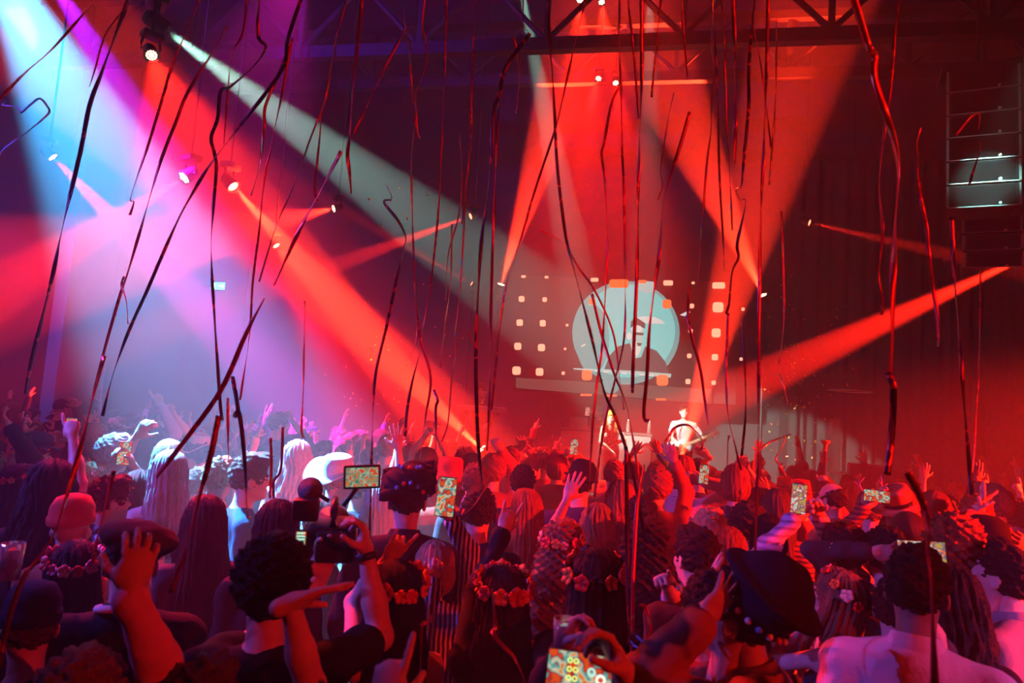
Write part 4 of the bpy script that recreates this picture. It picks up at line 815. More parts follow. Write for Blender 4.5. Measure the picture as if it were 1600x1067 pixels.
C(342, 716, 4.2, 'man with pale short hair seen from behind in a white shirt', 'the pale-haired man in white', -25, ('short', 'blond'), 'white', collar=True)
C(386, 713, 4.0, 'young man with curly quiff in profile, navy sweater', 'the man with the quiff', -80, ('quiff', 'brown'), 'navy')
C(325, 777, 3.2, 'woman with long dark hair from behind, tan bag strap', 'the bag-strap woman', 10, ('long', 'dark'), 'charcoal', fem=True)
C(436, 784, 3.0, 'dark-haired woman from behind left of the video camera', 'the woman left of the video camera', 0, ('bob', 'black'), 'black', fem=True)
r, wr, hd, ho, W = C(430, 846, 1.95, 'camera operator with big black curls in a black t-shirt', 'the camera operator', 0, ('curly', 'black'), 'black', arms={'R': (572, 868, 'grip', .32, (-1, .2, 0), (-.15, .1, 1), (.6, .3, -1)), 'L': (500, 905, 'cup', .34, (.3, -1, .3), (.1, .1, 1.))}, sleeve='short')
o = MB().lathe([(.034, -.012), (.037, -.01), (.037, .01), (.034, .012)], 20, Matrix.Translation(Vector(wr['R'][0].tolist())) @ Vector((wr['R'][0]-wr['R'][2]).tolist()).to_track_quat('Z', 'Y').to_matrix().to_4x4()).build('wristband', BLACKP, r, True)
r, wr, hd, ho, W = C(207, 818, 2.3, 'man in a big brown flat cap and dark jacket with pale collar', 'the flat cap', -12, ('short', 'dark'), 'black', hatk='flatcap', hatm='brown', top_='', hsc=1.04, collar=True, htilt=(0, 0, .18), bulk=2.2, sw=.205, lean=.05)
o = MB().path([(.074*math.cos(a), .066*math.sin(a)-.005, 1.5-.016*math.sin(a)) for a in np.linspace(0, 2*math.pi, 25)], .014, 8).build('shirt_collar', TOP['white'], r, True)
C(112, 780, 3.1, 'person in a red headscarf behind the man in glasses', 'the red headscarf', -30, None, 'rust', fem=True, hatk='beanie', hatm='red', hsc=1.08)
C(118, 850, 2.7, 'dark-haired woman in a pink flower crown left of the flat cap', 'the pink crown by the flat cap', -5, ('long', 'black'), 'black', fem=True, crown_=(PINKS, 14, 1.0))
C(57, 915, 2.35, 'person in a dark knitted beanie low at the left', 'the dark beanie', 10, ('short', 'brown'), 'charcoal', hatk='beanie', hatm='navy')
r, wr, hd, ho, W = C(128, 1028, 1.55, 'person at bottom left reaching up a spread hand from a pale sleeve', 'the spread hand', -10, ('curly', 'light'), 'pink', arms={'R': (203, 925, 'cup', -.02, (-.15, 1, .3), (.12, .12, 1))}, sleeve='long')
r, wr, hd, ho, W = C(318, 1040, 1.6, 'person in a pink shirt reaching a bare forearm towards the camera operator', 'the reaching forearm', -20, ('short', 'brown'), 'pink', arms={'R': (448, 945, 'flat', .05, (.3, -.3, -1), (.9, .35, .35))}, sleeve='short')
# --- centre left
C(434, 645, 7.0, 'person in profile lit magenta with one arm up, left of the blue pointed hat', 'the magenta profile', -75, ('short', 'brown'), 'navy', arms={'R': (455, 655, 'fist', 0)}, sleeve='short')
C(466, 690, 5.2, 'woman with long pink hair beside the blue pointed hat', 'the pink-haired woman', -10, ('wavy', 'pink'), 'pink', fem=True)
C(496, 668, 5.6, 'person wearing a blue pointed hat', 'the blue pointed hat', -30, ('short', 'dark'), 'navy', hatk='witch', hatm='navy', htilt=(0, .1, -.35))
C(525, 712, 4.5, 'person in a white brimmed hat and sequin jacket left of the monitor', 'the white brimmed hat', -50, ('short', 'light'), 'sequin', hatk='cowboy', hatm='white', htilt=(0, .1, .15), hsc=1.05)
r, wr, hd, ho, W = C(641, 726, 3.3, 'man in a dark jewelled turban hat and black suit jacket', 'the jewelled turban hat', 0, ('short', 'dark'), 'black', hatk='turban', hatm='black', top_='', collar=True, bulk=1.6, sw=.205)
beads(ho, [Vector((.11*math.cos(a), .122*math.sin(a)-.01, .06+.03*math.sin(3*a))) for a in np.linspace(3.4, 6.2, 11)]+[Vector((.05*math.cos(a), .06*math.sin(a)-.03, .152)) for a in np.linspace(3.2, 6.2, 5)], .011, [PEARL[2], PEARL[1], PEARL[2]])
C(598, 748, 4.4, 'platinum-haired woman stretching an open hand high above the turban hat', 'the stretched open hand', 10, ('long', 'grey'), 'white', fem=True, arms={'R': (622, 688, 'open', .05, FWD)}, sleeve='tank')
C(606, 681, 6.4, 'broad man with ginger hair beside the stretched open hand', 'the broad ginger man', 0, ('short', 'red'), 'rust')
C(640, 696, 7.4, 'person whose hand points up in warm light above the turban hat', 'the warm pointing hand', -10, ('short', 'brown'), 'flame', arms={'R': (641, 690, 'point', 0)})
C(668, 700, 6.0, 'person shaping a heart with both hands above the crowd', 'the heart-shaped hands', 0, ('long', 'brown'), 'lilac', fem=True, arms={'R': (682, 676, 'cup', -.1, (-1, .2, 0)), 'L': (668, 676, 'cup', -.1, (1, .2, 0))}, sleeve='short')
C(705, 716, 5.0, 'person in a tall hat with a white ruffled brim', 'the white ruffled hat', 0, ('short', 'red'), 'rust', hatk='bonnet', hatm='red')
C(682, 848, 3.0, 'woman in a striped shirt lifting a phone beside the turban hat', 'the striped shirt', 0, ('bob', 'blond'), 'striped', fem=True, arms={'R': (704, 810, 'grip', -.05, BACK), 'L': (676, 908, 'point', -.2, BACK)})
hold(697, 776, 2.75, 'bright upright phone filming, right of the turban hat', scr=0, size=(.078, .16))
C(625, 882, 2.4, 'woman with long dark hair under an orange rose crown making a horns sign', 'the orange rose crown', 12, ('long', 'black'), 'black', fem=True, crown_=([PETAL[1], PETAL[0]], 14, 1.15), arms={'L': (606, 872, 'horns', .1, FWD)}, sleeve='tank')
C(790, 888, 2.5, 'woman with long dark hair and red roses raising a black sleeve', 'the red roses', 5, ('long', 'dark'), 'black', fem=True, crown_=(REDS, 13, 1.25), arms={'L': (785, 830, 'horns', .25, FWD)})
r, wr, hd, ho, W = C(750, 764, 3.6, 'person with cropped hair and a white headphone band', 'the headphones', 0, ('short', 'dark'), 'navy')
o = MB().path([(.094*math.cos(a), -.01, .02+.108*math.sin(a)) for a in np.linspace(0, math.pi, 15)], .006, 6).build('headphones', CAPM, r, True); set_local(o, hd[0], hd[1])
for s_ in (-1, 1): o = MB().lathe([(.001, .02), (.034, .018), (.038, 0), (.03, -.01)], 16, Matrix.Translation((s_*.09, -.008, -.008)) @ Matrix.Rotation(s_*math.pi/2, 4, 'Y')).build('ear_cup', DARKG, r, True); set_local(o, hd[0], hd[1])
C(745, 726, 4.6, 'brown-haired person crossed by a long streamer, behind the headphones', 'the streamer-crossed head', 5, ('short', 'brown'), 'charcoal')
C(738, 708, 6.2, 'person in a black bowler left of the floor light', 'the black bowler', 0, ('short', 'dark'), 'black', hatk='bowler', hatm='black')
C(772, 712, 5.6, 'person with bright red hair and a raised fist near the floor light', 'the raised fist', 0, ('curly', 'red'), 'rust', arms={'R': (783, 702, 'fist', 0)})
C(818, 728, 4.9, 'man with thick dark hair seen from behind at centre', 'the dark-haired man at centre', 0, ('short', 'black'), 'navy')
C(826, 766, 4.2, 'woman with long ginger hair and a hoop earring', 'the ginger woman', 20, ('long', 'red'), 'rust', fem=True)
C(855, 704, 6.9, 'left of two ginger-haired people side by side below the wedge monitor', 'the left ginger pair', 0, ('short', 'red'), 'rust', arms={'L': (838, 715, 'cup', 0)})
C(872, 706, 6.5, 'person in a red knitted hat filming with a phone below the desk', 'the red knitted hat', 0, ('bob', 'red'), 'rust', hatk='beanie', hatm='red', arms={'R': (893, 712, 'grip', -.1, BACK)})
hold(897, 698, 6.3, 'upright phone held before the grey desk', scr=0)
C(908, 718, 4.6, 'person in a black bowler and navy jacket under the singer', 'the bowler below the singer', 5, ('short', 'black'), 'navy', hatk='bowler', hatm='black', htilt=(0, 0, .2), bulk=1.6)
C(880, 818, 3.3, 'curly blonde woman in a flower wreath raising a ringed hand', 'the ringed hand', -8, ('ringlets', 'light'), 'red', fem=True, crown_=([PETAL[1], PETAL[3], PETAL[0]], 13, 1.0), arms={'L': (886, 780, 'open', .2, FWD, (.35, .1, 1)), }, sleeve='tank')
C(800, 700, 6.8, 'person clapping both hands up below the screen', 'the clapping hands', 0, ('updo', 'red'), 'pink', fem=True, arms={'R': (822, 698, 'open', 0), 'L': (812, 704, 'flat', 0)})
# --- centre
r, wr, hd, ho, W = C(932, 862, 2.4, 'woman with long dark hair and dark flower crown holding a glass', 'the dark flower crown', -10, ('long', 'dark'), 'black', fem=True, crown_=(DARKS, 13, 1.1), arms={'L': (882, 1015, 'grip', -.45, (1, -.3, 0), (.3, .2, 1))})
GL = P(883, 997, 1.95); tm = empty('drinking_glass', GL+Vector((0, 0, -.055)), 0, 'empty short tumbler held above the big phone at the bottom', 'glass'); MB().lathe([(.001, .006), (.027, .006), (.034, .11), (.036, .11), (.031, 0), (.001, 0)], 20).build('tumbler', mat('tumbler_glass', (.85, .9, .9), .05, trans=.85), tm, True)
C(1137, 826, 3.2, 'person with a sleek ginger bob seen from behind', 'the ginger bob', 0, ('bob', 'red'), 'brown', fem=True)
C(1095, 826, 2.9, 'man with short dark hair turning left in a dark jacket', 'the man beside the ginger bob', 35, ('short', 'dark'), 'charcoal', collar=True, bulk=1.6)
C(1012, 816, 3.2, 'woman with braided hair in a blue top pointing one finger up', 'the braided woman', 0, ('ringlets', 'dark'), 'blue', fem=True, arms={'R': (1036, 905, 'point', -.6, BACK)}, sleeve='short')
C(1106, 900, 2.35, 'person in dark red raising a hand with a bright watch', 'the bright watch', 0, ('short', 'dark'), 'rust', arms={'L': (1104, 935, 'flat', .1, (1, .2, 0), (.2, .1, 1))}, sleeve='short')
r, wr, hd, ho, W = C(1215, 884, 2.0, 'person in a dark beaded captain hat and leaf-print jacket clapping', 'the captain hat', 80, ('short', 'dark'), 'camo', arms={'L': (1095, 968, 'open', -.05, (.6, .3, .5)), }, hatk='captain', hatm='navy', htilt=(0, .3, 0), hsc=1.0, head=(0, .45, 0), bulk=1.8, collar=True, lean=.12)
beads(ho, [Vector((.113*math.cos(a), .113*math.sin(a)-.01, .045)) for a in np.linspace(0, 6.1, 20)], .0105, [PEARL[0], PEARL[1], PEARL[0], PEARL[2]])
C(1110, 797, 3.7, 'woman with a messy blonde updo', 'the messy updo', 10, ('updo', 'blond'), 'lilac', fem=True)
C(1170, 788, 4.0, 'person with a brown curly mop beside the messy updo', 'the curly mop', 0, ('curly', 'dark'), 'charcoal')
C(1066, 713, 5.5, 'person in a bright pink shirt below the guitarist', 'the bright pink shirt', -10, ('bob', 'red'), 'pink', arms={'R': (1098, 752, 'grip', -.2, BACK)}, collar=True)
hold(1100, 741, 5.2, 'small phone held right of the bright pink shirt', scr=0)
C(1092, 718, 6.2, 'person with tidy dark hair right of the bright pink shirt', 'the tidy dark hair', 0, ('short', 'dark'), 'navy')
C(1150, 727, 5.1, 'person with a straight red bob under the raised hands', 'the red bob', 0, ('bob', 'red'), 'lace', fem=True)
C(1128, 738, 6.9, 'person reaching a long arm towards the guitarist', 'the long arm', 10, ('short', 'brown'), 'navy', arms={'L': (1108, 714, 'flat', 0, (0, 1, 0), (-1, .2, .5))}, sleeve='short')
C(1162, 742, 6.6, 'person with two open hands raised right of the guitarist', 'the two open hands', 0, ('long', 'brown'), 'sand', fem=True, arms={'L': (1150, 728, 'open', 0), 'R': (1168, 730, 'open', 0)}, sleeve='short')
C(1190, 762, 5.4, 'person with one pale hand up beside a taut streamer', 'the pale raised hand', 0, ('wavy', 'dark'), 'brown', fem=True, arms={'R': (1199, 765, 'open', 0)}, sleeve='short')
C(1028, 734, 5.0, 'person with curly ginger hair left of the bright pink shirt', 'the curly ginger head', 0, ('curly', 'red'), 'rust', arms={'R': (1054, 722, 'cup', .1)})
C(1026, 722, 6.8, 'person in a green sleeve raising a hand under the singer', 'the green sleeve', 0, ('short', 'brown'), 'green', arms={'R': (1031, 708, 'cup', 0)})
C(992, 722, 7.0, 'person raising an open hand right below the singer', 'the hand below the singer', 0, ('short', 'brown'), 'sand', arms={'L': (989, 708, 'open', 0)}, sleeve='short')
C(960, 720, 6.0, 'person with short ginger hair directly below the singer', 'the short ginger head', 0, ('short', 'red'), 'rust')
C(972, 752, 4.6, 'person with long reddish hair leaning left at centre', 'the leaning long hair', 15, ('long', 'red'), 'pink', fem=True)
C(1004, 776, 4.0, 'dark-haired person with a ponytail at centre', 'the ponytail', 10, ('pony', 'black'), 'rust', fem=True)
C(935, 790, 4.0, 'woman with light wavy hair left of the ponytail', 'the light wavy hair', 0, ('wavy', 'light'), 'red', fem=True)
# --- right
C(1305, 753, 5.0, 'bald man in a red collared jacket in profile', 'the bald man', 55, ('fringe', 'dark'), 'rust', collar=True, bulk=1.6)
r, wr, hd, ho, W = C(1322, 822, 3.4, 'man with dark curls in a lilac striped shirt filming overhead', 'the lilac striped shirt', 15, ('curly', 'dark'), 'lilacstripe', arms={'L': (1240, 812, 'grip', .05, BACK, None, (-1, -.2, -.3)), 'R': (1278, 806, 'fist', .1, BACK)})
hold(1248, 779, 3.35, 'upright phone held over the crowd by the lilac striped shirt', scr=1)
C(1318, 892, 2.75, 'woman with long light hair and flower band gazing up left', 'the gazing woman', 60, ('long', 'light'), 'lace', fem=True, crown_=(REDS+[PETAL[3]], 10, .9), head=(.2, .35, 0), arms={'L': (1262, 968, 'cup', .1)}, sleeve='tank')
r, wr, hd, ho, W = C(1432, 858, 2.2, 'man in a pale pink shirt with his back to the camera', 'the pale pink shirt', -3, ('short', 'dark'), 'palepink', 2, collar=True, bulk=1.5, sw=.205)
r, wr, hd, ho, W = C(1402, 905, 2.6, 'dark-haired person lifting a phone sideways left of the pale pink shirt', 'the sideways phone', 0, ('short', 'dark'), 'charcoal', arms={'R': (1408, 902, 'grip', -.3, (.6, -.6, 0), (.6, .1, .8))}, sleeve='short')
hold(1440, 861, 2.35, 'sideways phone lit with a concert picture above the pale pink shirt', scr=1, up=(1, 0, .1))
C(1422, 798, 3.6, 'man with a shaved head in a purple shirt in front of the straw hat', 'the shaved head', 25, ('buzz', 'dark'), 'lilac', collar=True)
C(1492, 808, 3.0, 'person with a big mass of ginger ringlets at right', 'the ginger ringlets', 0, ('ringlets', 'red'), 'rust', fem=True, hsc=1.1)
C(1412, 756, 4.3, 'person in a straw hat with black band at right', 'the straw hat', 20, ('long', 'red'), 'rust', hatk='fedora', hatm='straw', band='black', htilt=(0, .15, -.4), fem=True)
C(1460, 768, 4.6, 'woman with straight ginger hair right of the straw hat', 'the straight ginger hair', -5, ('long', 'red'), 'red', fem=True)
r, wr, hd, ho, W = C(1362, 768, 4.6, 'person in striped sleeves filming sideways with twig antlers on', 'the twig antlers', 10, ('short', 'red'), 'flame', arms={'L': (1352, 792, 'grip', -.3, BACK), 'R': (1392, 792, 'grip', -.3, BACK)})
an = MB()
for s_ in (-1, 1): an.path([(s_*.04, 0, .11), (s_*.07, 0, .17), (s_*.06, .01, .24)], [.006, .005, .003], 6); an.path([(s_*.06, 0, .15), (s_*.1, .01, .19)], [.005, .003], 6); an.path([(s_*.068, 0, .18), (s_*.04, 0, .22)], [.004, .002], 6)
o = an.build('twig_antlers', PETAL[2], r, True); set_local(o, hd[0], hd[1])
hold(1370, 775, 4.2, 'small sideways phone under the twig antlers', scr=0, up=(1, 0, 0))
C(1560, 762, 4.7, 'man with swept hair in profile at the right edge', 'the swept-haired man', 72, ('quiff', 'light'), 'pink', collar=True)
C(1526, 775, 4.3, 'person clapping hands overhead left of the swept-haired man', 'the overhead clap', 10, ('short', 'red'), 'rust', arms={'L': (1520, 800, 'flat', -.2, (1, 0, 0)), 'R': (1530, 800, 'flat', -.2, (-1, 0, 0))})
C(1545, 812, 3.5, 'person in a black peaked cap at right', 'the black peaked cap', 40, ('short', 'dark'), 'charcoal', hatk='cap', hatm='black', hsc=1.12, arms={'R': (1590, 850, 'fist', 0)}, sleeve='short')
C(1578, 852, 2.8, 'dark-haired man in grey tilting his face up at right edge', 'the upturned face', 75, ('short', 'black'), 'grey', head=(0, .45, 0), collar=True)
C(1492, 893, 2.5, 'woman with dark wavy hair in black right of the pale pink shirt', 'the dark wavy hair', 5, ('wavy', 'dark'), 'black', fem=True)
C(1215, 766, 4.5, 'woman with straight auburn hair left of the bald man', 'the auburn hair', 0, ('long', 'brown'), 'flame', fem=True)
C(1252, 748, 5.4, 'person in a red fez left of the bald man', 'the red fez', 20, ('short', 'red'), 'rust', hatk='fez', hatm='red')
C(1202, 806, 3.7, 'dark-haired person in lilac behind the captain hat', 'the lilac back', 0, ('bob', 'black'), 'lilac', fem=True)
C(1385, 828, 3.3, 'dark-haired person with cupped hands before the shaved head', 'the cupped hands', 30, ('updo', 'black'), 'charcoal', fem=True, arms={'L': (1362, 862, 'cup', -.1)})
r, wr, hd, ho, W = C(1288, 745, 6.4, 'person holding up a dark pole with a flared end', 'the flared pole', 0, ('short', 'dark'), 'red', arms={'R': (1289, 757, 'fist', 0)})
pq = P(1288, 757, 6.4); pl = empty('pole', pq, 0, 'dark pole with flared end held up right of the confetti', 'pole'); ph = P(1288, 690, 6.4).z-pq.z
MB().tube((0, 0, -.1), (0, 0, ph), .013).build('shaft', BLACKM, pl); MB().lathe([(.013, ph-.09), (.018, ph-.03), (.045, ph), (.045, ph+.01), (.001, ph+.012)], 16).build('flared_end', PETAL[1], pl, True)
# --- on the stage
r, wr, hd, ho, W = C(957, 637, 12.2, 'red-haired singer in a silver mesh top leaning to the crowd', 'the singer', 176, ('wavy', 'copper'), 'mesh', base=SZ, fem=True, lean=.42, arms={'R': (955, 704, 'cup', -.35, (0, 0, -1)), 'L': (968, 690, 'fist', -.2)}, sleeve='tank', head=(0, .35, 0), res=1.0)
C(937, 634, 13.7, 'disc jockey in black holding a phone out behind the grey desk', 'the disc jockey', 150, ('short', 'grey'), 'black', base=SZ-.03, arms={'R': (919, 648, 'grip', -.1, (0, -1, 0))}, res=1.0)
hold(918, 643, 13.5, 'white phone held out by the disc jockey', scr=1, body=CAPM, size=(.09, .17))
r, wr, hd, ho, W = C(1070, 632, 12.4, 'guitarist in a grey shirt playing a white electric guitar', 'the guitarist', 178, ('short', 'dark'), 'grey', base=SZ, arms={'L': (1094, 690, 'grip', -.35, (0, -1, 0)), 'R': (1062, 698, 'cup', -.35, (0, 1, 0))}, sleeve='short', res=1.0)
gA, gB = P(1045, 705, 12.0), P(1116, 678, 12.0); gt = empty('electric_guitar', gA, 0, 'white electric guitar slung across the guitarist', 'guitar'); ax = (gB-gA).normalized(); yv = (CAM-gA).normalized(); yv = (yv-ax*yv.dot(ax)).normalized(); zv = ax.cross(yv); GM = Matrix((ax, yv, zv)).transposed(); Lg = (gB-gA).length
WHT = mat('guitar_white_lacquer', (.8, .78, .72), .2); MAPLE = mat('guitar_maple', (.75, .6, .4), .4)
gb = [(-.02, .12), (.08, .16), (.16, .13), (.2, .09), (.26, .13), (.34, .15), (.37, .1), (.31, .04), (.3, -.02), (.36, -.08), (.32, -.13), (.24, -.1), (.17, -.12), (.08, -.17), (-.02, -.14), (-.06, -.05), (-.06, .04)]
gt.matrix_world = Matrix.Translation(gA) @ GM.to_4x4()
MB().prism([(x*.9, -.02, z*.9) for x, z in gb], (0, .045, 0)).build('guitar_body', WHT, gt); MB().box((.5, .032, 0), (Lg-.2, .02, .05)).build('neck', MAPLE, gt); MB().prism([(Lg-.1, .02, -.03), (Lg+.06, .02, -.05), (Lg+.08, .02, .02), (Lg-.1, .02, .03)], (0, .02, 0)).build('headstock', WHT, gt)
for i in range(3):
    MB().box((.08+.07*i, .03, 0), (.03, .014, .08), None, .004).build('pickup', BLACKP, gt)
    for s_ in (-1, 1): MB().tube((Lg-.05+.05*i, .03, s_*.035), (Lg-.05+.05*i, .03, s_*.07), .008, n=6).build('tuning_peg', ALU, gt)
MB().path([GM.transposed() @ (Vector(p)-gA) for p in (gA, P(1050, 670, 12.15), P(1068, 664, 12.3), P(1085, 672, 12.2), P(1092, 690, 12.05))], .012, 6).build('strap', HATM['black'], gt)
C(755, 600, 13.75, 'keyboard player with swept hair in a dark shirt', 'the keyboard player', 165, ('quiff', 'light'), 'charcoal', base=SZ, arms={'L': ('l', (-.25, .4, 1.06), 'cup', 0, (0, 0, -1)), 'R': ('l', (.25, .4, 1.06), 'cup', 0, (0, 0, -1))}, res=1.0)
# --- the rest of the crowd
POSES = dict(down={}, right={'R': ((.22, .2, 1.93), None, 'open', None)}, left={'L': ((-.2, .24, 1.9), None, 'point', None)}, both={'L': ((-.26, .16, 1.88), None, 'open', None), 'R': ((.24, .2, 1.92), None, 'open', None)}, clap={'L': ((-.05, .42, 1.5), None, 'flat', (1, 0, 0), (.2, .2, 1)), 'R': ((.05, .42, 1.5), None, 'flat', (-1, 0, 0), (-.2, .2, 1))}, phone={'R': ((.06, .34, 1.66), None, 'grip', (0, -1, 0), (0, .2, 1))}, fist={'R': ((.24, .22, 1.82), None, 'fist', None)})
PTXT = dict(down='arms down', right='right hand raised open', left='left finger pointing up', both='both hands raised', clap='clapping', phone='one hand up holding nothing', fist='fist raised'); PTXT['phone'] = 'one hand lifted'
HTXT = dict(short='short', quiff='swept-up', curly='curly', bob='bobbed', long='long straight', wavy='long wavy', updo='pinned-up', pony='ponytailed', ringlets='ringleted', buzz='cropped', side='side-parted'); CTXT = dict(black='black', dark='dark', brown='brown', light='light brown', blond='blonde', red='ginger', grey='grey', pink='pink')
placed = [(q[4], q[5]) for q in PEOPLE]; heads = [(q[0], q[1], q[2]) for q in PEOPLE]; placed += [(sb.x, sb.y), (sb.x-.3, sb.y), (sb.x+.3, sb.y), (rk.x, rk.y), (P(752, 702, 12).x, P(752, 702, 12).y), (P(1060, 728, 11.2).x, P(1060, 728, 11.2).y)]; used = {}; nfill = 0
focus = Vector((1.6, 12.2))
yrow = 3.0
while yrow < 10.9:
    xx = -yrow*1.05-.5
    while xx < min(6.8, yrow*.62+.6):
        x = xx+rnd.uniform(-.14, .14); y = yrow+rnd.uniform(-.14, .14); xx += .62
        hh = rnd.uniform(1.58, 1.76); fem = rnd.random() < .5; hh -= .04*fem
        pxx, pyy, dd = px((x, y, hh))
        if not (-60 < pxx < 1660) or dd < 3.0: continue
        if any((x-a)**2+(y-b_)**2 < .2 for a, b_ in placed): continue
        wpx = .17*F/dd; pyc = pyy
        bad = False
        for hx, hy, hd_ in heads:
            if hd_ > dd and abs(hx-pxx) < .5*(wpx+.17*F/hd_) and hy+.26*F/hd_ > pyc: bad = True; break
        if bad or x < XL+.5: continue
        if dd > 5.2 and (abs(pxx-1060) < 16 or abs(pxx-752) < 16): continue
        if dd > 6.5 and 895 < pxx < 1115: hh = rnd.uniform(1.5, 1.6)
        placed.append((x, y)); nfill += 1
        hs = rnd.choice(['long', 'wavy', 'bob', 'updo', 'pony', 'long', 'ringlets'] if fem else ['short', 'short', 'quiff', 'curly', 'buzz', 'side']); hcx = rnd.choice(['black', 'dark', 'dark', 'brown', 'brown', 'light', 'blond', 'red']); tp = rnd.choice(['black', 'black', 'charcoal', 'navy', 'grey', 'white', 'rust', 'red', 'denim', 'lilac', 'pink', 'brown'])
        pose = rnd.choices(list(POSES), [6, 2.2, 1.4, 1.6, 1.2, 1.4, 1.0])[0] if dd > 4.2 and not (dd > 6 and 895 < pxx < 1115) else 'down'; slv = rnd.choice(['long', 'short']) if pose != 'down' else 'long'
        lm = min(PEOPLE, key=lambda q: (q[4]-x)**2+(q[5]-y)**2); dx = pxx-lm[0]; rel = ('behind' if dd > lm[2]+.35 and abs(dx) < .3*F/dd else ('right of' if dx > 0 else 'left of'))
        lab = f'person with {HTXT[hs]} {CTXT[hcx]} hair, {PTXT[pose]}, {rel} {lm[3]}'
        if lab in used:
            lab = f'person in {tp} with {HTXT[hs]} {CTXT[hcx]} hair, {rel} {lm[3]}'
            if lab in used: lab = f'{"shorter" if hh < 1.66 else "taller"} {CTXT[hcx]}-haired person in {tp}, {PTXT[pose]}, {rel} {lm[3]}'
        if len(lab.split()) > 16: lab = lab.replace('person with ', '').replace(' hair,', '-haired reveller,')
        used[lab] = 1
        dv = focus-Vector((x, y)); rz = math.atan2(-dv.x, dv.y)+rnd.uniform(-.5, .5)
        g = dict(fem=fem, sleeve=slv, arms=POSES[pose], seed=1.0, head=(0, 0, 0))
        r, wr, hd = person(lab, (x, y, 0), hh/1.765, rz, g, (hs, hcx), tp, rnd.choice((0, 0, 1, 2)), rnd.randrange(3), 1.35, 'revellers filling the dance floor', share=('fill', fem, slv, pose))
        k = rnd.random()
        if k < .12: hat(rnd.choice(['fedora', 'bowler', 'beanie', 'newsboy', 'cap', 'cowboy', 'widebrim']), r, hd[0], hd[1], HATM[rnd.choice(list(HATM))], HATM['black'], (0, 0, rnd.uniform(-.2, .2)))
        elif k < .2 and fem: crown(r, hd[0], hd[1], rnd.choice([REDS, PINKS]), 10, .9)
    yrow += .62
print('people', len(PEOPLE), 'fill', nfill)
# ------------------------------------------------------------------ the video camera and hand-held things
cq = P(518, 843, 2.38); vc = empty('video_camera', cq, math.atan2(-(cq.x), cq.y), 'black video camera with a flip-out monitor held up in the crowd', 'camera')
CAMB = mat('camera_black', (.02, .02, .022), .4, var=.2, bump=.2, bscale=180)
bd = MB().box((0, .04, -.005), (.165, .24, .125), None, .018).build('camera_body', CAMB, vc); MB().box((.0, -.085, -.005), (.1, .06, .1), None, .012).build('battery', CAMB, bd)
MB().lathe([(.05, .15), (.056, .17), (.056, .24), (.068, .26), (.068, .33), (.06, .33), (.001, .3)], 24, Matrix.Rotation(-math.pi/2, 4, 'X')).build('lens_barrel', CAMB, vc)
MB().path([(0, -.06, .055), (0, -.07, .1), (0, -.03, .125), (0, .09, .125), (0, .13, .1), (0, .13, .055)], .013, 8).build('top_handle', CAMB, vc, True)
MB().path([(.03, -.03, .12), (.055, -.03, .16), (.075, -.02, .19)], .008, 8).build('monitor_arm', CAMB, vc, True)
mo = MB().box((.085, -.02, .222), (.128, .016, .083), Matrix.Rotation(-.07, 3, 'Y'), .006).build('monitor', CAMB, vc)
MSCR = phone_screen('monitor_picture', [(.08, .3, .22), (.15, .45, .3), (1, .25, .03), (.1, .3, .25), (.5, .75, .5), (1, .1, .03)], 140, .7)
MB().box((.085, -.0295, .222), (.112, .002, .066), Matrix.Rotation(-.07, 3, 'Y')).build('monitor_display', MSCR, mo)
sd = MB().box((-.1, -.07, .015), (.04, .012, .062), None, .003).build('side_display', CAMB, vc); MB().box((-.1, -.0775, .015), (.032, .002, .05)).build('side_picture', MSCR, sd)
for i in range(5): MB().box((-.1, -.079, -.005+.01*i), (.026, .001, .004)).build('menu_line', emat('menu_white', (.5, 1, .8), 1.2), sd)
MB().blob((-.09, .1, .155), (.045, .1, .045), 14, 10).build('windshield', hairm('fur_grey', (.12, .12, .13)), vc, True); MB().path([(-.02, .08, .12), (-.06, .09, .14)], .008, 6).build('microphone_clamp', CAMB, vc)
MB().box((-.095, -.0, .1), (.09, .06, .075), None, .01).build('viewfinder', CAMB, vc)
MB().box((.098, .0, 0), (.02, .13, .07), None, .01).build('hand_strap', HATM['black'], vc)
C(945, 1092, 1.4, 'person at the bottom edge holding a big phone sideways', 'the big phone', 0, ('short', 'dark'), 'charcoal', arms={'R': (982, 1068, 'grip', -.1, (-1, -.2, .2), (-.5, .2, .8))})
def rings(t):
    for (x, y, r_, c) in ((-.025, .017, .006, (.8, .9, .2)), (-.025, .0, .006, (.8, .9, .2)), (-.025, -.017, .006, (.8, .9, .2)), (-.012, .017, .006, (.8, .9, .2)), (-.012, .0, .006, (.8, .9, .2)), (-.012, -.017, .006, (.8, .9, .2)), (.04, .02, .01, (.6, 1, .9)), (.042, -.012, .011, (.9, .9, .8)), (.022, .0, .009, (.4, .8, .7))):
        m = emat('picture_dot_%d' % int(c[0]*100+c[2]*10), c, 1.4); o = MB().lathe([(r_, .0058), (r_*.55, .0062), (r_*.5, .0058)], 14, Matrix.Translation((y, -x, 0))).build('picture_dot', m, t)
phone(P(908, 1048, 1.45), facing(P(908, 1048, 1.45)), (-1, 0, .02), 'biggest phone lying sideways at the bottom edge showing the stage', (.073, .15), 0, extra=rings)
C(622, 1098, 1.5, 'person at the bottom edge lifting fingers below the orange rose crown', 'the lifted fingers', 0, ('short', 'brown'), 'black', arms={'L': (600, 1112, 'point', -.1, (.5, 1, 0), (.1, .3, 1))})
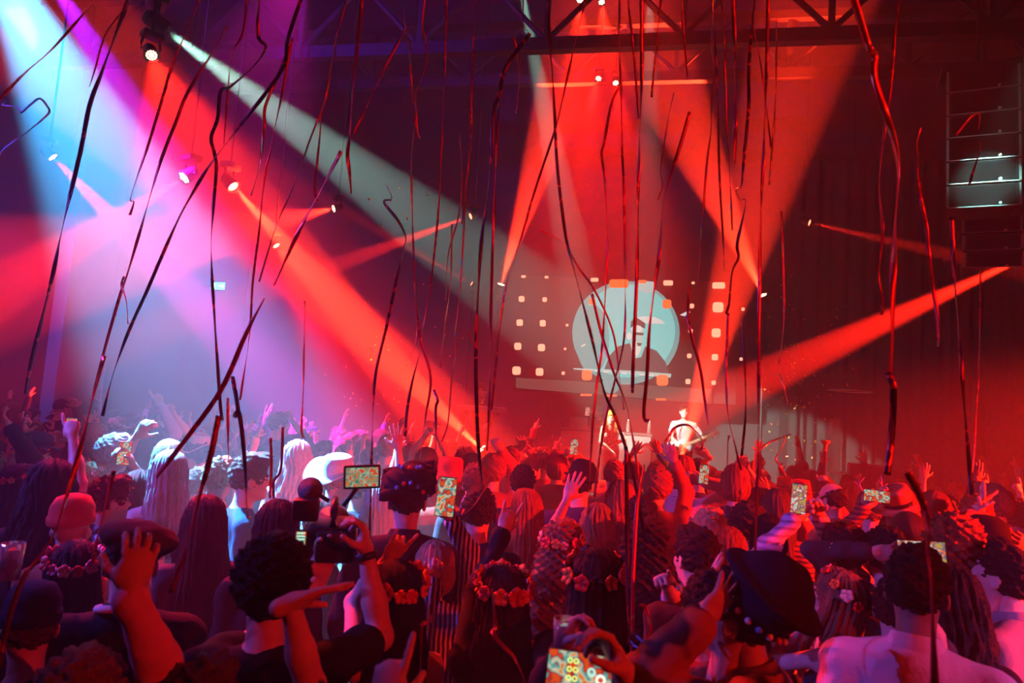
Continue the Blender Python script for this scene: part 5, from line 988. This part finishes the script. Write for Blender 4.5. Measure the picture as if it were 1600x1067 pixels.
tg = P(14, 905, 2.3); tm2 = empty('drinking_glass', tg, 0, 'lit drinking glass at the left edge', 'glass'); MB().lathe([(.001, .006), (.027, .006), (.034, .12), (.036, .12), (.031, 0), (.001, 0)], 20).build('tumbler', MATS['tumbler_glass'], tm2, True); MB().lathe([(.001, .008), (.027, .008), (.0305, .07), (.001, .07)], 20).build('drink', mat('drink_water', (.6, .8, .9), .1, trans=.7), tm2, True)
# ------------------------------------------------------------------ streamers
def foil(name, cols, rough=.28):
    m = mat(name, cols[0], rough, .75); N = m.node_tree.nodes; L = m.node_tree.links; b_ = N['Principled BSDF']
    tc = N.new('ShaderNodeTexCoord'); nz = N.new('ShaderNodeTexNoise'); nz.inputs['Scale'].default_value = 9; nz.inputs['Detail'].default_value = 1; rp = N.new('ShaderNodeValToRGB'); rp.color_ramp.interpolation = 'CONSTANT'
    pos = [0, .56, .61, .66][:len(cols)]
    while len(rp.color_ramp.elements) < len(cols): rp.color_ramp.elements.new(.5)
    for i, c in enumerate(cols): rp.color_ramp.elements[i].position = pos[i]; rp.color_ramp.elements[i].color = (*c, 1)
    L.new(tc.outputs['Object'], nz.inputs[0]); L.new(nz.outputs['Fac'], rp.inputs[0]); L.new(rp.outputs[0], b_.inputs['Base Color']); return m
FOIL = dict(r=foil('foil_red', [(.75, .06, .05), (.8, .3, .1), (.75, .06, .05)]), d=foil('foil_dark_red', [(.5, .05, .05), (.75, .12, .08), (.35, .04, .05)], .3), m=foil('foil_rainbow', [(.7, .08, .06), (.5, .7, .1), (.3, .5, .95), (.8, .15, .1)], .22), b=foil('foil_blue', [(.1, .16, .35), (.3, .5, .9), (.1, .12, .3)], .35), g=foil('foil_gold', [(.85, .6, .15), (.5, .75, .15), (.9, .3, .1)], .25), k=foil('foil_black', [(.1, .03, .035), (.6, .08, .06), (.1, .03, .05)], .35))
CNAME = dict(r='red', d='dark red', m='rainbow-glinting', b='blue', g='gold', k='black')
def smooth_pts(p, n):
    out = []; m = len(p)
    for i in range(m-1):
        p0, p1, p2, p3 = p[max(i-1, 0)], p[i], p[i+1], p[min(i+2, m-1)]
        for k in range(n):
            t = k/n; out.append(.5*((2*p1)+(p2-p0)*t+(2*p0-5*p1+4*p2-p3)*t*t+(3*p1-p0-3*p2+p3)*t**3))
    out.append(p[-1]); return out
def streamer(pts, wpx, d0, d1, kind, where, twist=1.0):
    n = len(pts); W = []
    jit = random.Random(int(pts[0][0]*7+pts[0][1]*3))
    for i, q in enumerate(pts): W.append(P(q[0], q[1], (d0+(d1-d0)*i/(n-1))*(1+jit.uniform(-.012, .012))))
    S = smooth_pts(W, 7); w_ = max(.006, wpx*(d0+d1)/2/F)*1.15; V = []; Fc = []; th = .0008; tot = 0; ph = jit.uniform(0, 6)
    for i, p in enumerate(S):
        t = (S[min(i+1, len(S)-1)]-S[max(i-1, 0)]).normalized(); view = (CAM-p).normalized(); sx = t.cross(view).normalized(); sy = sx.cross(t)
        if i: tot += (S[i]-S[i-1]).length
        a = twist*(.9*math.sin(tot*5.2+ph)+.7*math.sin(tot*11+2*ph)); x = sx*math.cos(a)+sy*math.sin(a); y = t.cross(x)
        V += [p+x*w_/2+y*th, p-x*w_/2+y*th, p-x*w_/2-y*th, p+x*w_/2-y*th]
    for i in range(len(S)-1):
        for k in range(4): Fc.append((4*i+k, 4*i+(k+1) % 4, 4*i+4+(k+1) % 4, 4*i+4+k))
    Fc += [(3, 2, 1, 0), tuple(4*(len(S)-1)+k for k in range(4))]
    o0 = S[0]; b_ = MB().add([v-o0 for v in V], Fc); o = b_.build('streamer', FOIL[kind], None, True); o.location = o0
    tag(o, f'{"broad" if wpx >= 6 else ("slim" if wpx >= 3.5 else "thin")} {CNAME[kind]} foil streamer {where}', 'streamer', 'foil streamers hanging in the air'); return o
ST = [
 ([(154, -6), (85, 73), (38, 115), (-4, 158)], 3.5, 2.6, 2.2, 'r', 'slanting across the top left corner'),
 ([(2, 150), (12, 158), (4, 164), (28, 167), (33, 176), (48, 163), (62, 154), (73, 165), (75, 178), (40, 208), (10, 230), (-2, 244)], 2.6, 2.4, 2.3, 'b', 'looping in the cyan beam at left edge'),
 ([(202, -6), (195, 15), (160, 110), (140, 165), (125, 240), (97, 358), (80, 440), (50, 560), (40, 615)], 5.5, 2.6, 3.2, 'k', 'running down through the cyan beam'),
 ([(190, 20), (180, 32), (163, 58), (148, 110), (140, 135)], 2.4, 3.4, 3.4, 'r', 'beside the top of the cyan beam'),
 ([(314, -6), (270, 100), (255, 150), (232, 225), (205, 305), (209, 316), (203, 336)], 3.6, 3.2, 3.2, 'd', 'ending in a knot over the pink beam'),
 ([(356, 40), (330, 85), (293, 145), (275, 190), (250, 255), (225, 340), (200, 425), (188, 460), (165, 540), (150, 600), (134, 664)], 4.2, 2.8, 3.4, 'd', 'falling past the nineteen-cell lamp'),
 ([(194, 432), (190, 446), (197, 468), (200, 506)], 3, 3.2, 3.2, 'r', 'dangling short below the pink beam crossing'),
 ([(386, -6), (380, 50), (362, 85), (357, 130), (350, 225)], 3.4, 3.1, 3.1, 'd', 'in front of the pale green beam'),
 ([(405, -6), (403, 55), (415, 75), (395, 105), (360, 135), (345, 143), (340, 185), (330, 215), (335, 240), (338, 265), (333, 330), (330, 400), (338, 540), (345, 640), (349, 656)], 4.6, 2.5, 3.0, 'k', 'kinked twice and falling left of the exit sign'),
 ([(472, -6), (450, 60), (440, 110), (380, 190), (330, 255), (305, 295), (275, 350), (228, 458), (200, 520), (175, 590), (160, 650)], 4.6, 2.4, 3.0, 'k', 'slanting from the truss down to the left crowd'),
 ([(452, 70), (440, 105), (415, 165), (413, 200), (405, 260), (392, 306)], 4, 3.0, 3.0, 'm', 'with a bright tip above the flaring lamp'),
 ([(457, 60), (440, 150), (425, 220), (412, 290), (405, 360), (395, 440), (390, 520), (375, 625)], 3.2, 3.2, 3.6, 'r', 'hanging left of the flaring lamp'),
 ([(543, -6), (525, 60), (510, 150), (503, 170), (500, 210), (495, 260), (492, 300), (497, 316)], 3.2, 3.4, 3.4, 'm', 'ending above the flaring lamp'),
 ([(505, 165), (480, 230), (455, 300), (432, 352), (405, 440)], 2.4, 3.8, 4.0, 'm', 'crossing the flaring lamp beam'),
 ([(533, 236), (500, 300), (470, 355), (428, 446)], 5.5, 2.4, 2.5, 'd', 'slanting right over the flaring beam'),
 ([(413, 466), (385, 520), (355, 590), (325, 640), (244, 746)], 6.5, 2.2, 2.2, 'd', 'slanting down onto the silver-haired woman'),
 ([(342, 650), (328, 717), (309, 783), (290, 855), (268, 925)], 8, 1.9, 1.9, 'd', 'hanging before the long-haired woman with bag strap'),
 ([(356, 622), (356, 660), (357, 722)], 4, 2.8, 2.8, 'r', 'short and straight left of the quiff'),
 ([(363, 588), (372, 640), (366, 652), (374, 646), (382, 717), (386, 797), (390, 808)], 5.5, 2.5, 2.5, 'k', 'with a loop falling over the quiff'),
 ([(163, 556), (138, 650), (121, 717), (102, 783), (81, 840), (52, 883), (40, 897), (19, 950), (-2, 1044)], 7, 2.0, 1.8, 'r', 'trailing down the left edge crowd'),
 ([(178, 735), (165, 790), (150, 850), (146, 880)], 6, 2.2, 2.2, 'r', 'beside the man in glasses'),
 ([(423, 684), (424, 730), (422, 778)], 3.6, 3.2, 3.2, 'r', 'upright above the woman by the video camera'),
 ([(442, 667), (439, 732), (428, 752), (428, 780)], 3.6, 3.3, 3.3, 'd', 'forked above the video camera'),
 ([(476, 470), (474, 600), (471, 672), (476, 684)], 3, 3.8, 3.8, 'r', 'hanging right of the magenta profile'),
 ([(566, -6), (562, 40), (552, 130), (547, 205), (543, 240), (546, 270), (549, 302)], 5, 2.6, 2.8, 'd', 'left of the small thin-beam lamp, wide at top'),
 ([(634, 42), (600, 110), (580, 150), (565, 185), (552, 208)], 4, 2.8, 2.8, 'd', 'slanting under the left end of the near truss'),
 ([(630, 12), (634, 45), (640, 80), (645, 155), (650, 165), (643, 250), (645, 360), (648, 440), (652, 520), (640, 560)], 3, 3.6, 4.0, 'm', 'long and straight left of the thin-beam lamp'),
 ([(664, -6), (660, 40), (665, 60), (666, 95), (660, 120), (650, 145), (652, 200), (656, 216)], 2.4, 3.6, 3.6, 'r', 'squiggling under the near truss'),
 ([(698, -6), (695, 100), (690, 230), (685, 330), (672, 450), (657, 533)], 3.2, 3.2, 3.6, 'd', 'falling just left of the thin-beam lamp'),
 ([(604, 290), (612, 310), (600, 316), (622, 345), (634, 370), (630, 390), (624, 420), (619, 440), (604, 510), (588, 578), (583, 637), (580, 740), (577, 860)], 4.2, 2.9, 3.0, 'k', 'coiled at top, falling right of the monitor'),
 ([(647, 440), (656, 524), (673, 590), (664, 656), (657, 716)], 3.4, 3.4, 3.6, 'd', 'crossing the long red beam'),
 ([(656, 552), (644, 597), (636, 642), (633, 682)], 4, 3.2, 3.2, 'k', 'beside the stretched open hand'),
 ([(677, 609), (684, 625), (681, 637), (681, 679), (680, 740)], 4, 3.2, 3.2, 'k', 'hooked above the heart-shaped hands'),
 ([(706, 350), (704, 440), (695, 510), (688, 574)], 2.4, 4.6, 4.8, 'g', 'glittering between two long red ones left of screen'),
 ([(728, 300), (720, 440), (712, 516), (712, 552), (706, 590), (700, 660), (690, 690)], 2.4, 4.4, 4.6, 'm', 'wriggling left of the keyboard player'),
 ([(718, 210), (722, 280), (716, 340), (700, 400), (697, 470)], 2.2, 4.4, 4.6, 'm', 'above the glittering gold one'),
 ([(733, 160), (734, 230), (728, 290), (722, 350)], 2.4, 4.0, 4.0, 'm', 'above the thin-beam lamp'),
 ([(744, -6), (740, 70), (737, 150), (736, 235)], 3, 3.6, 3.6, 'd', 'right end of the near truss top left of pale beam'),
 ([(828, 52), (800, 90), (785, 120), (780, 150), (772, 170), (768, 230), (762, 300), (752, 380), (744, 530), (745, 642), (749, 717), (755, 780)], 5.5, 2.3, 2.6, 'k', 'longest before the keyboard player'),
 ([(802, 58), (807, 80), (812, 110), (808, 160), (806, 176)], 4, 2.6, 2.6, 'd', 'short, crossing the left pale beam'),
 ([(779, 150), (775, 250), (770, 380), (767, 492), (764, 642), (761, 704)], 4, 2.8, 3.0, 'd', 'just right of the keyboard player'),
 ([(818, -6), (813, 90), (808, 172)], 2.2, 4.2, 4.2, 'b', 'inside the left pale beam'),
 ([(855, -6), (860, 80), (863, 115), (867, 185), (870, 250), (876, 310), (886, 380), (899, 429), (925, 530), (944, 612), (965, 660), (990, 745), (1006, 832)], 4.4, 2.6, 2.6, 'k', 'curving down over the round picture to the centre crowd'),
 ([(916, -6), (898, 70), (880, 150), (868, 200), (835, 300), (818, 360), (805, 400), (790, 450), (780, 520), (768, 640)], 3.2, 3.2, 3.4, 'd', 'slanting over the left upward beam'),
 ([(968, -6), (968, 80), (970, 130), (972, 230), (975, 300), (977, 455), (975, 530), (962, 590), (944, 665), (929, 776)], 3.4, 3.2, 3.2, 'd', 'through the lit lamp pair down past the singer'),
 ([(1002, -6), (1003, 100), (1000, 200), (997, 300), (996, 380), (994, 455), (990, 549), (988, 614)], 5, 2.6, 2.6, 'd', 'falling over the face in the picture'),
 ([(970, 130), (955, 165), (945, 220), (940, 240), (945, 280), (949, 380), (944, 492), (940, 549), (932, 605), (925, 680), (919, 804)], 3.4, 3.0, 2.9, 'r', 'falling over the left half of the round picture'),
 ([(980, -6), (990, 80), (998, 185)], 3, 3.4, 3.4, 'd', 'short at top centre'),
 ([(1033, -6), (1025, 80), (1018, 152)], 3, 3.4, 3.4, 'r', 'on the right pale beam'),
 ([(1066, -6), (1070, 70), (1074, 122)], 2.4, 3.8, 3.8, 'r', 'thin short right of the right pale beam'),
 ([(1053, 145), (1045, 180), (1037, 230), (1032, 265), (1035, 290), (1028, 312)], 2.4, 3.8, 3.8, 'm', 'beaded over the right upward beam'),
 ([(1078, 175), (1062, 230), (1045, 285), (1037, 320), (1030, 400), (1026, 425), (1015, 511), (1011, 586), (1006, 640), (1008, 656), (1014, 657)], 5, 2.5, 2.5, 'd', 'hooked at its end right of the singer'),
 ([(925, 459), (940, 522), (959, 582), (981, 642), (1000, 757)], 4, 2.6, 2.5, 'r', 'slanting over the picture disc onto the crowd'),
 ([(845, 360), (880, 380), (905, 420), (930, 455), (958, 520), (968, 590), (975, 640)], 2.8, 3.4, 3.4, 'r', 'arching from left across the picture'),
 ([(1077, 447), (1075, 492), (1079, 519), (1094, 575), (1101, 624), (1107, 664)], 4, 2.9, 2.9, 'd', 'ending above the guitar'),
 ([(1040, 690), (1055, 668), (1075, 664), (1090, 678), (1098, 694), (1094, 704), (1100, 700)], 3.2, 6.5, 6.5, 'k', 'tangled around the guitar neck'),
 ([(1114, -6), (1111, 68), (1116, 111), (1112, 162), (1111, 203), (1104, 260), (1097, 358), (1090, 452)], 3.2, 3.4, 3.6, 'm', 'left of the dense bunch at upper right'),
 ([(1114, 20), (1121, 135), (1124, 270), (1129, 358), (1132, 424)], 3, 3.2, 3.4, 'k', 'straight in the dense bunch at upper right'),
 ([(1126, -6), (1133, 68), (1133, 101), (1136, 203), (1141, 287), (1144, 360)], 3, 3.6, 3.6, 'm', 'speckled in the dense bunch at upper right'),
 ([(1146, -6), (1148, 88), (1149, 169), (1148, 256)], 5.5, 2.6, 2.6, 'd', 'widest of the dense bunch at upper right'),
 ([(1180, -6), (1175, 40), (1170, 108), (1170, 162), (1166, 209), (1161, 263), (1158, 290), (1150, 297), (1156, 312), (1165, 317), (1152, 380), (1154, 402), (1144, 425), (1139, 474), (1134, 490)], 4.4, 2.6, 2.7, 'k', 'curled in the middle, right of the screen'),
 ([(1138, 489), (1135, 567), (1137, 642), (1150, 702), (1158, 734)], 3.6, 3.0, 3.0, 'd', 'reaching down to the two open hands'),
 ([(1157, 492), (1163, 560), (1165, 642), (1159, 712)], 3.6, 3.0, 3.0, 'k', 'beside the one reaching the two open hands'),
 ([(1176, 34), (1190, 108), (1195, 145), (1200, 189), (1205, 231)], 2.6, 3.6, 3.6, 'r', 'slanting right of the dense bunch'),
 ([(1214, 27), (1212, 135), (1208, 216), (1202, 289)], 2.8, 3.4, 3.4, 'g', 'rightmost of the dense bunch, gold-tipped'),
 ([(1200, -6), (1198, 100), (1193, 236), (1188, 358), (1186, 530), (1184, 702), (1180, 866)], 4.6, 2.5, 2.5, 'd', 'taut from top to crowd right of the screen'),
 ([(1221, 330), (1225, 492), (1217, 568)], 3, 3.6, 3.6, 'r', 'hanging among the gold confetti'),
 ([(1218, 584), (1225, 606), (1231, 632)], 2.2, 4.2, 4.2, 'g', 'short and gold among the confetti'),
 ([(1184, 705), (1205, 690), (1236, 678)], 2.6, 4.6, 4.6, 'g', 'arching low among the confetti'),
 ([(1228, 682), (1222, 700), (1212, 716), (1220, 730), (1228, 745)], 2.8, 4.2, 4.2, 'r', 'curled low right of the pale raised hand'),
 ([(1333, -6), (1354, 64), (1360, 78), (1367, 88), (1367, 121), (1381, 169), (1394, 209), (1403, 256), (1403, 290), (1398, 358), (1395, 440), (1394, 530), (1390, 592)], 8.5, 1.7, 1.8, 'r', 'big and near at upper right'),
 ([(1386, 582), (1396, 606), (1393, 680), (1386, 742)], 8.5, 1.8, 1.8, 'k', 'near, hanging over the subwoofer'),
 ([(1407, -6), (1399, 51), (1392, 135), (1384, 189), (1376, 256), (1374, 297), (1379, 358), (1376, 400), (1374, 430), (1379, 470), (1378, 492)], 4.2, 2.7, 2.8, 'd', 'twining behind the big near one at right'),
 ([(1440, 199), (1433, 223), (1435, 243), (1435, 270), (1441, 320), (1448, 358), (1452, 400), (1458, 450), (1465, 500), (1466, 542)], 5, 2.4, 2.4, 'd', 'left of the loudspeaker stack'),
 ([(1494, 211), (1519, 182), (1531, 179), (1529, 202)], 3.4, 3.0, 3.0, 'r', 'curling over the loudspeaker stack'),
 ([(1529, 219), (1532, 233), (1522, 263), (1514, 290)], 3.6, 3.0, 3.0, 'k', 'short, over the loudspeaker stack'),
 ([(1487, 339), (1491, 429), (1500, 541), (1506, 623), (1515, 731), (1519, 772)], 5.5, 2.3, 2.3, 'k', 'below the loudspeaker stack'),
 ([(1532, 416), (1530, 558), (1523, 688), (1518, 742)], 2.2, 4.0, 4.0, 'd', 'thin, straight before the right wall curtain'),
 ([(1418, 738), (1435, 770), (1445, 800), (1450, 830), (1450, 870), (1455, 920), (1461, 1072)], 10, 1.35, 1.3, 'd', 'nearest of all, before the pale pink shirt'),
 ([(978, 698), (980, 845), (980, 940), (988, 1038)], 5.5, 2.2, 2.0, 'k', 'upright in the centre foreground'),
 ([(1007, 726), (995, 797), (990, 892), (988, 990)], 5, 2.3, 2.1, 'r', 'twisting in the centre foreground'),
 ([(1000, 945), (1009, 950), (1018, 987), (1012, 1000), (1033, 1038)], 5, 2.0, 2.0, 'r', 'curled low by the open palm'),
 ([(769, 921), (774, 976), (770, 990), (787, 1010), (802, 1025), (813, 1046), (822, 1070)], 6, 2.0, 1.9, 'r', 'draped down the back of the red roses'),
 ([(668, 972), (659, 978), (658, 1010), (656, 1056)], 5.5, 2.0, 2.0, 'r', 'low, right of the orange rose crown'),
 ([(725, 795), (722, 805), (740, 790), (760, 760)], 3, 3.0, 3.0, 'r', 'curled beside the bright upright phone'),
]
for a in ST: streamer(*a)
# ------------------------------------------------------------------ confetti
CONF = [foil('confetti_gold', [(.95, .7, .1), (1, .85, .25), (.95, .5, .08)], .45), foil('confetti_red', [(.8, .1, .05), (.9, .3, .1), (.8, .1, .05)], .3)]
cme = MB().prism([(-.011, 0, -.005), (.011, .002, -.005), (.011, 0, .005), (-.011, -.002, .005)], (0, .0008, 0)).mesh('confetti'); cme2 = MB().prism([(-.008, 0, -.008), (.008, .003, -.008), (.006, 0, .008), (-.008, -.002, .007)], (0, .0008, 0)).mesh('confetti')
BEAMS = [(P(258, 46, 7.5), (P(720, 390, 10)-P(258, 46, 7.5)).normalized()), (P(1016, -60, 12.4), (P(1010, 690, 12.6)-P(1016, -60, 12.4)).normalized())]
def best(x, y, dr, R):                                   # the flakes that catch the pale beams are the ones that show
    c = [P(x, y, R.uniform(*dr)) for k in range(10)]
    return max(c, key=lambda p: max((p-a).normalized().dot(v) for a, v in BEAMS))
def confetti(n, box, dr, label, group, seed):
    R = random.Random(seed)
    for i in range(n):
        x = R.triangular(box[0], box[2], box[4]); y = R.triangular(box[1], box[3], box[5])
        o = obj('confetti', cme if i % 2 else cme2, None, [CONF[0 if R.random() < .75 else 1]], own=True); o.location = best(x, y, dr, R); o.rotation_euler = (R.uniform(0, 6), R.uniform(0, 6), R.uniform(0, 6)); k = R.uniform(.8, 1.3)*max(1, px(o.location)[2]/6.5); o.scale = (k, k, k)
        tag(o, label, 'confetti', group)
confetti(130, (1170, 400, 1350, 775, 1235, 640), (5, 15), 'tiny gold confetti flake falling between screen and curtain', 'confetti right of the screen', 3)
confetti(70, (490, 440, 760, 700, 610, 600), (5, 13), 'tiny gold confetti flake falling before the long red beam', 'confetti left of the keyboard player', 5)
confetti(18, (560, 280, 760, 440, 620, 340), (5, 8), 'tiny gold confetti flake high beside the thin-beam lamp', 'confetti beside the thin-beam lamp', 9)
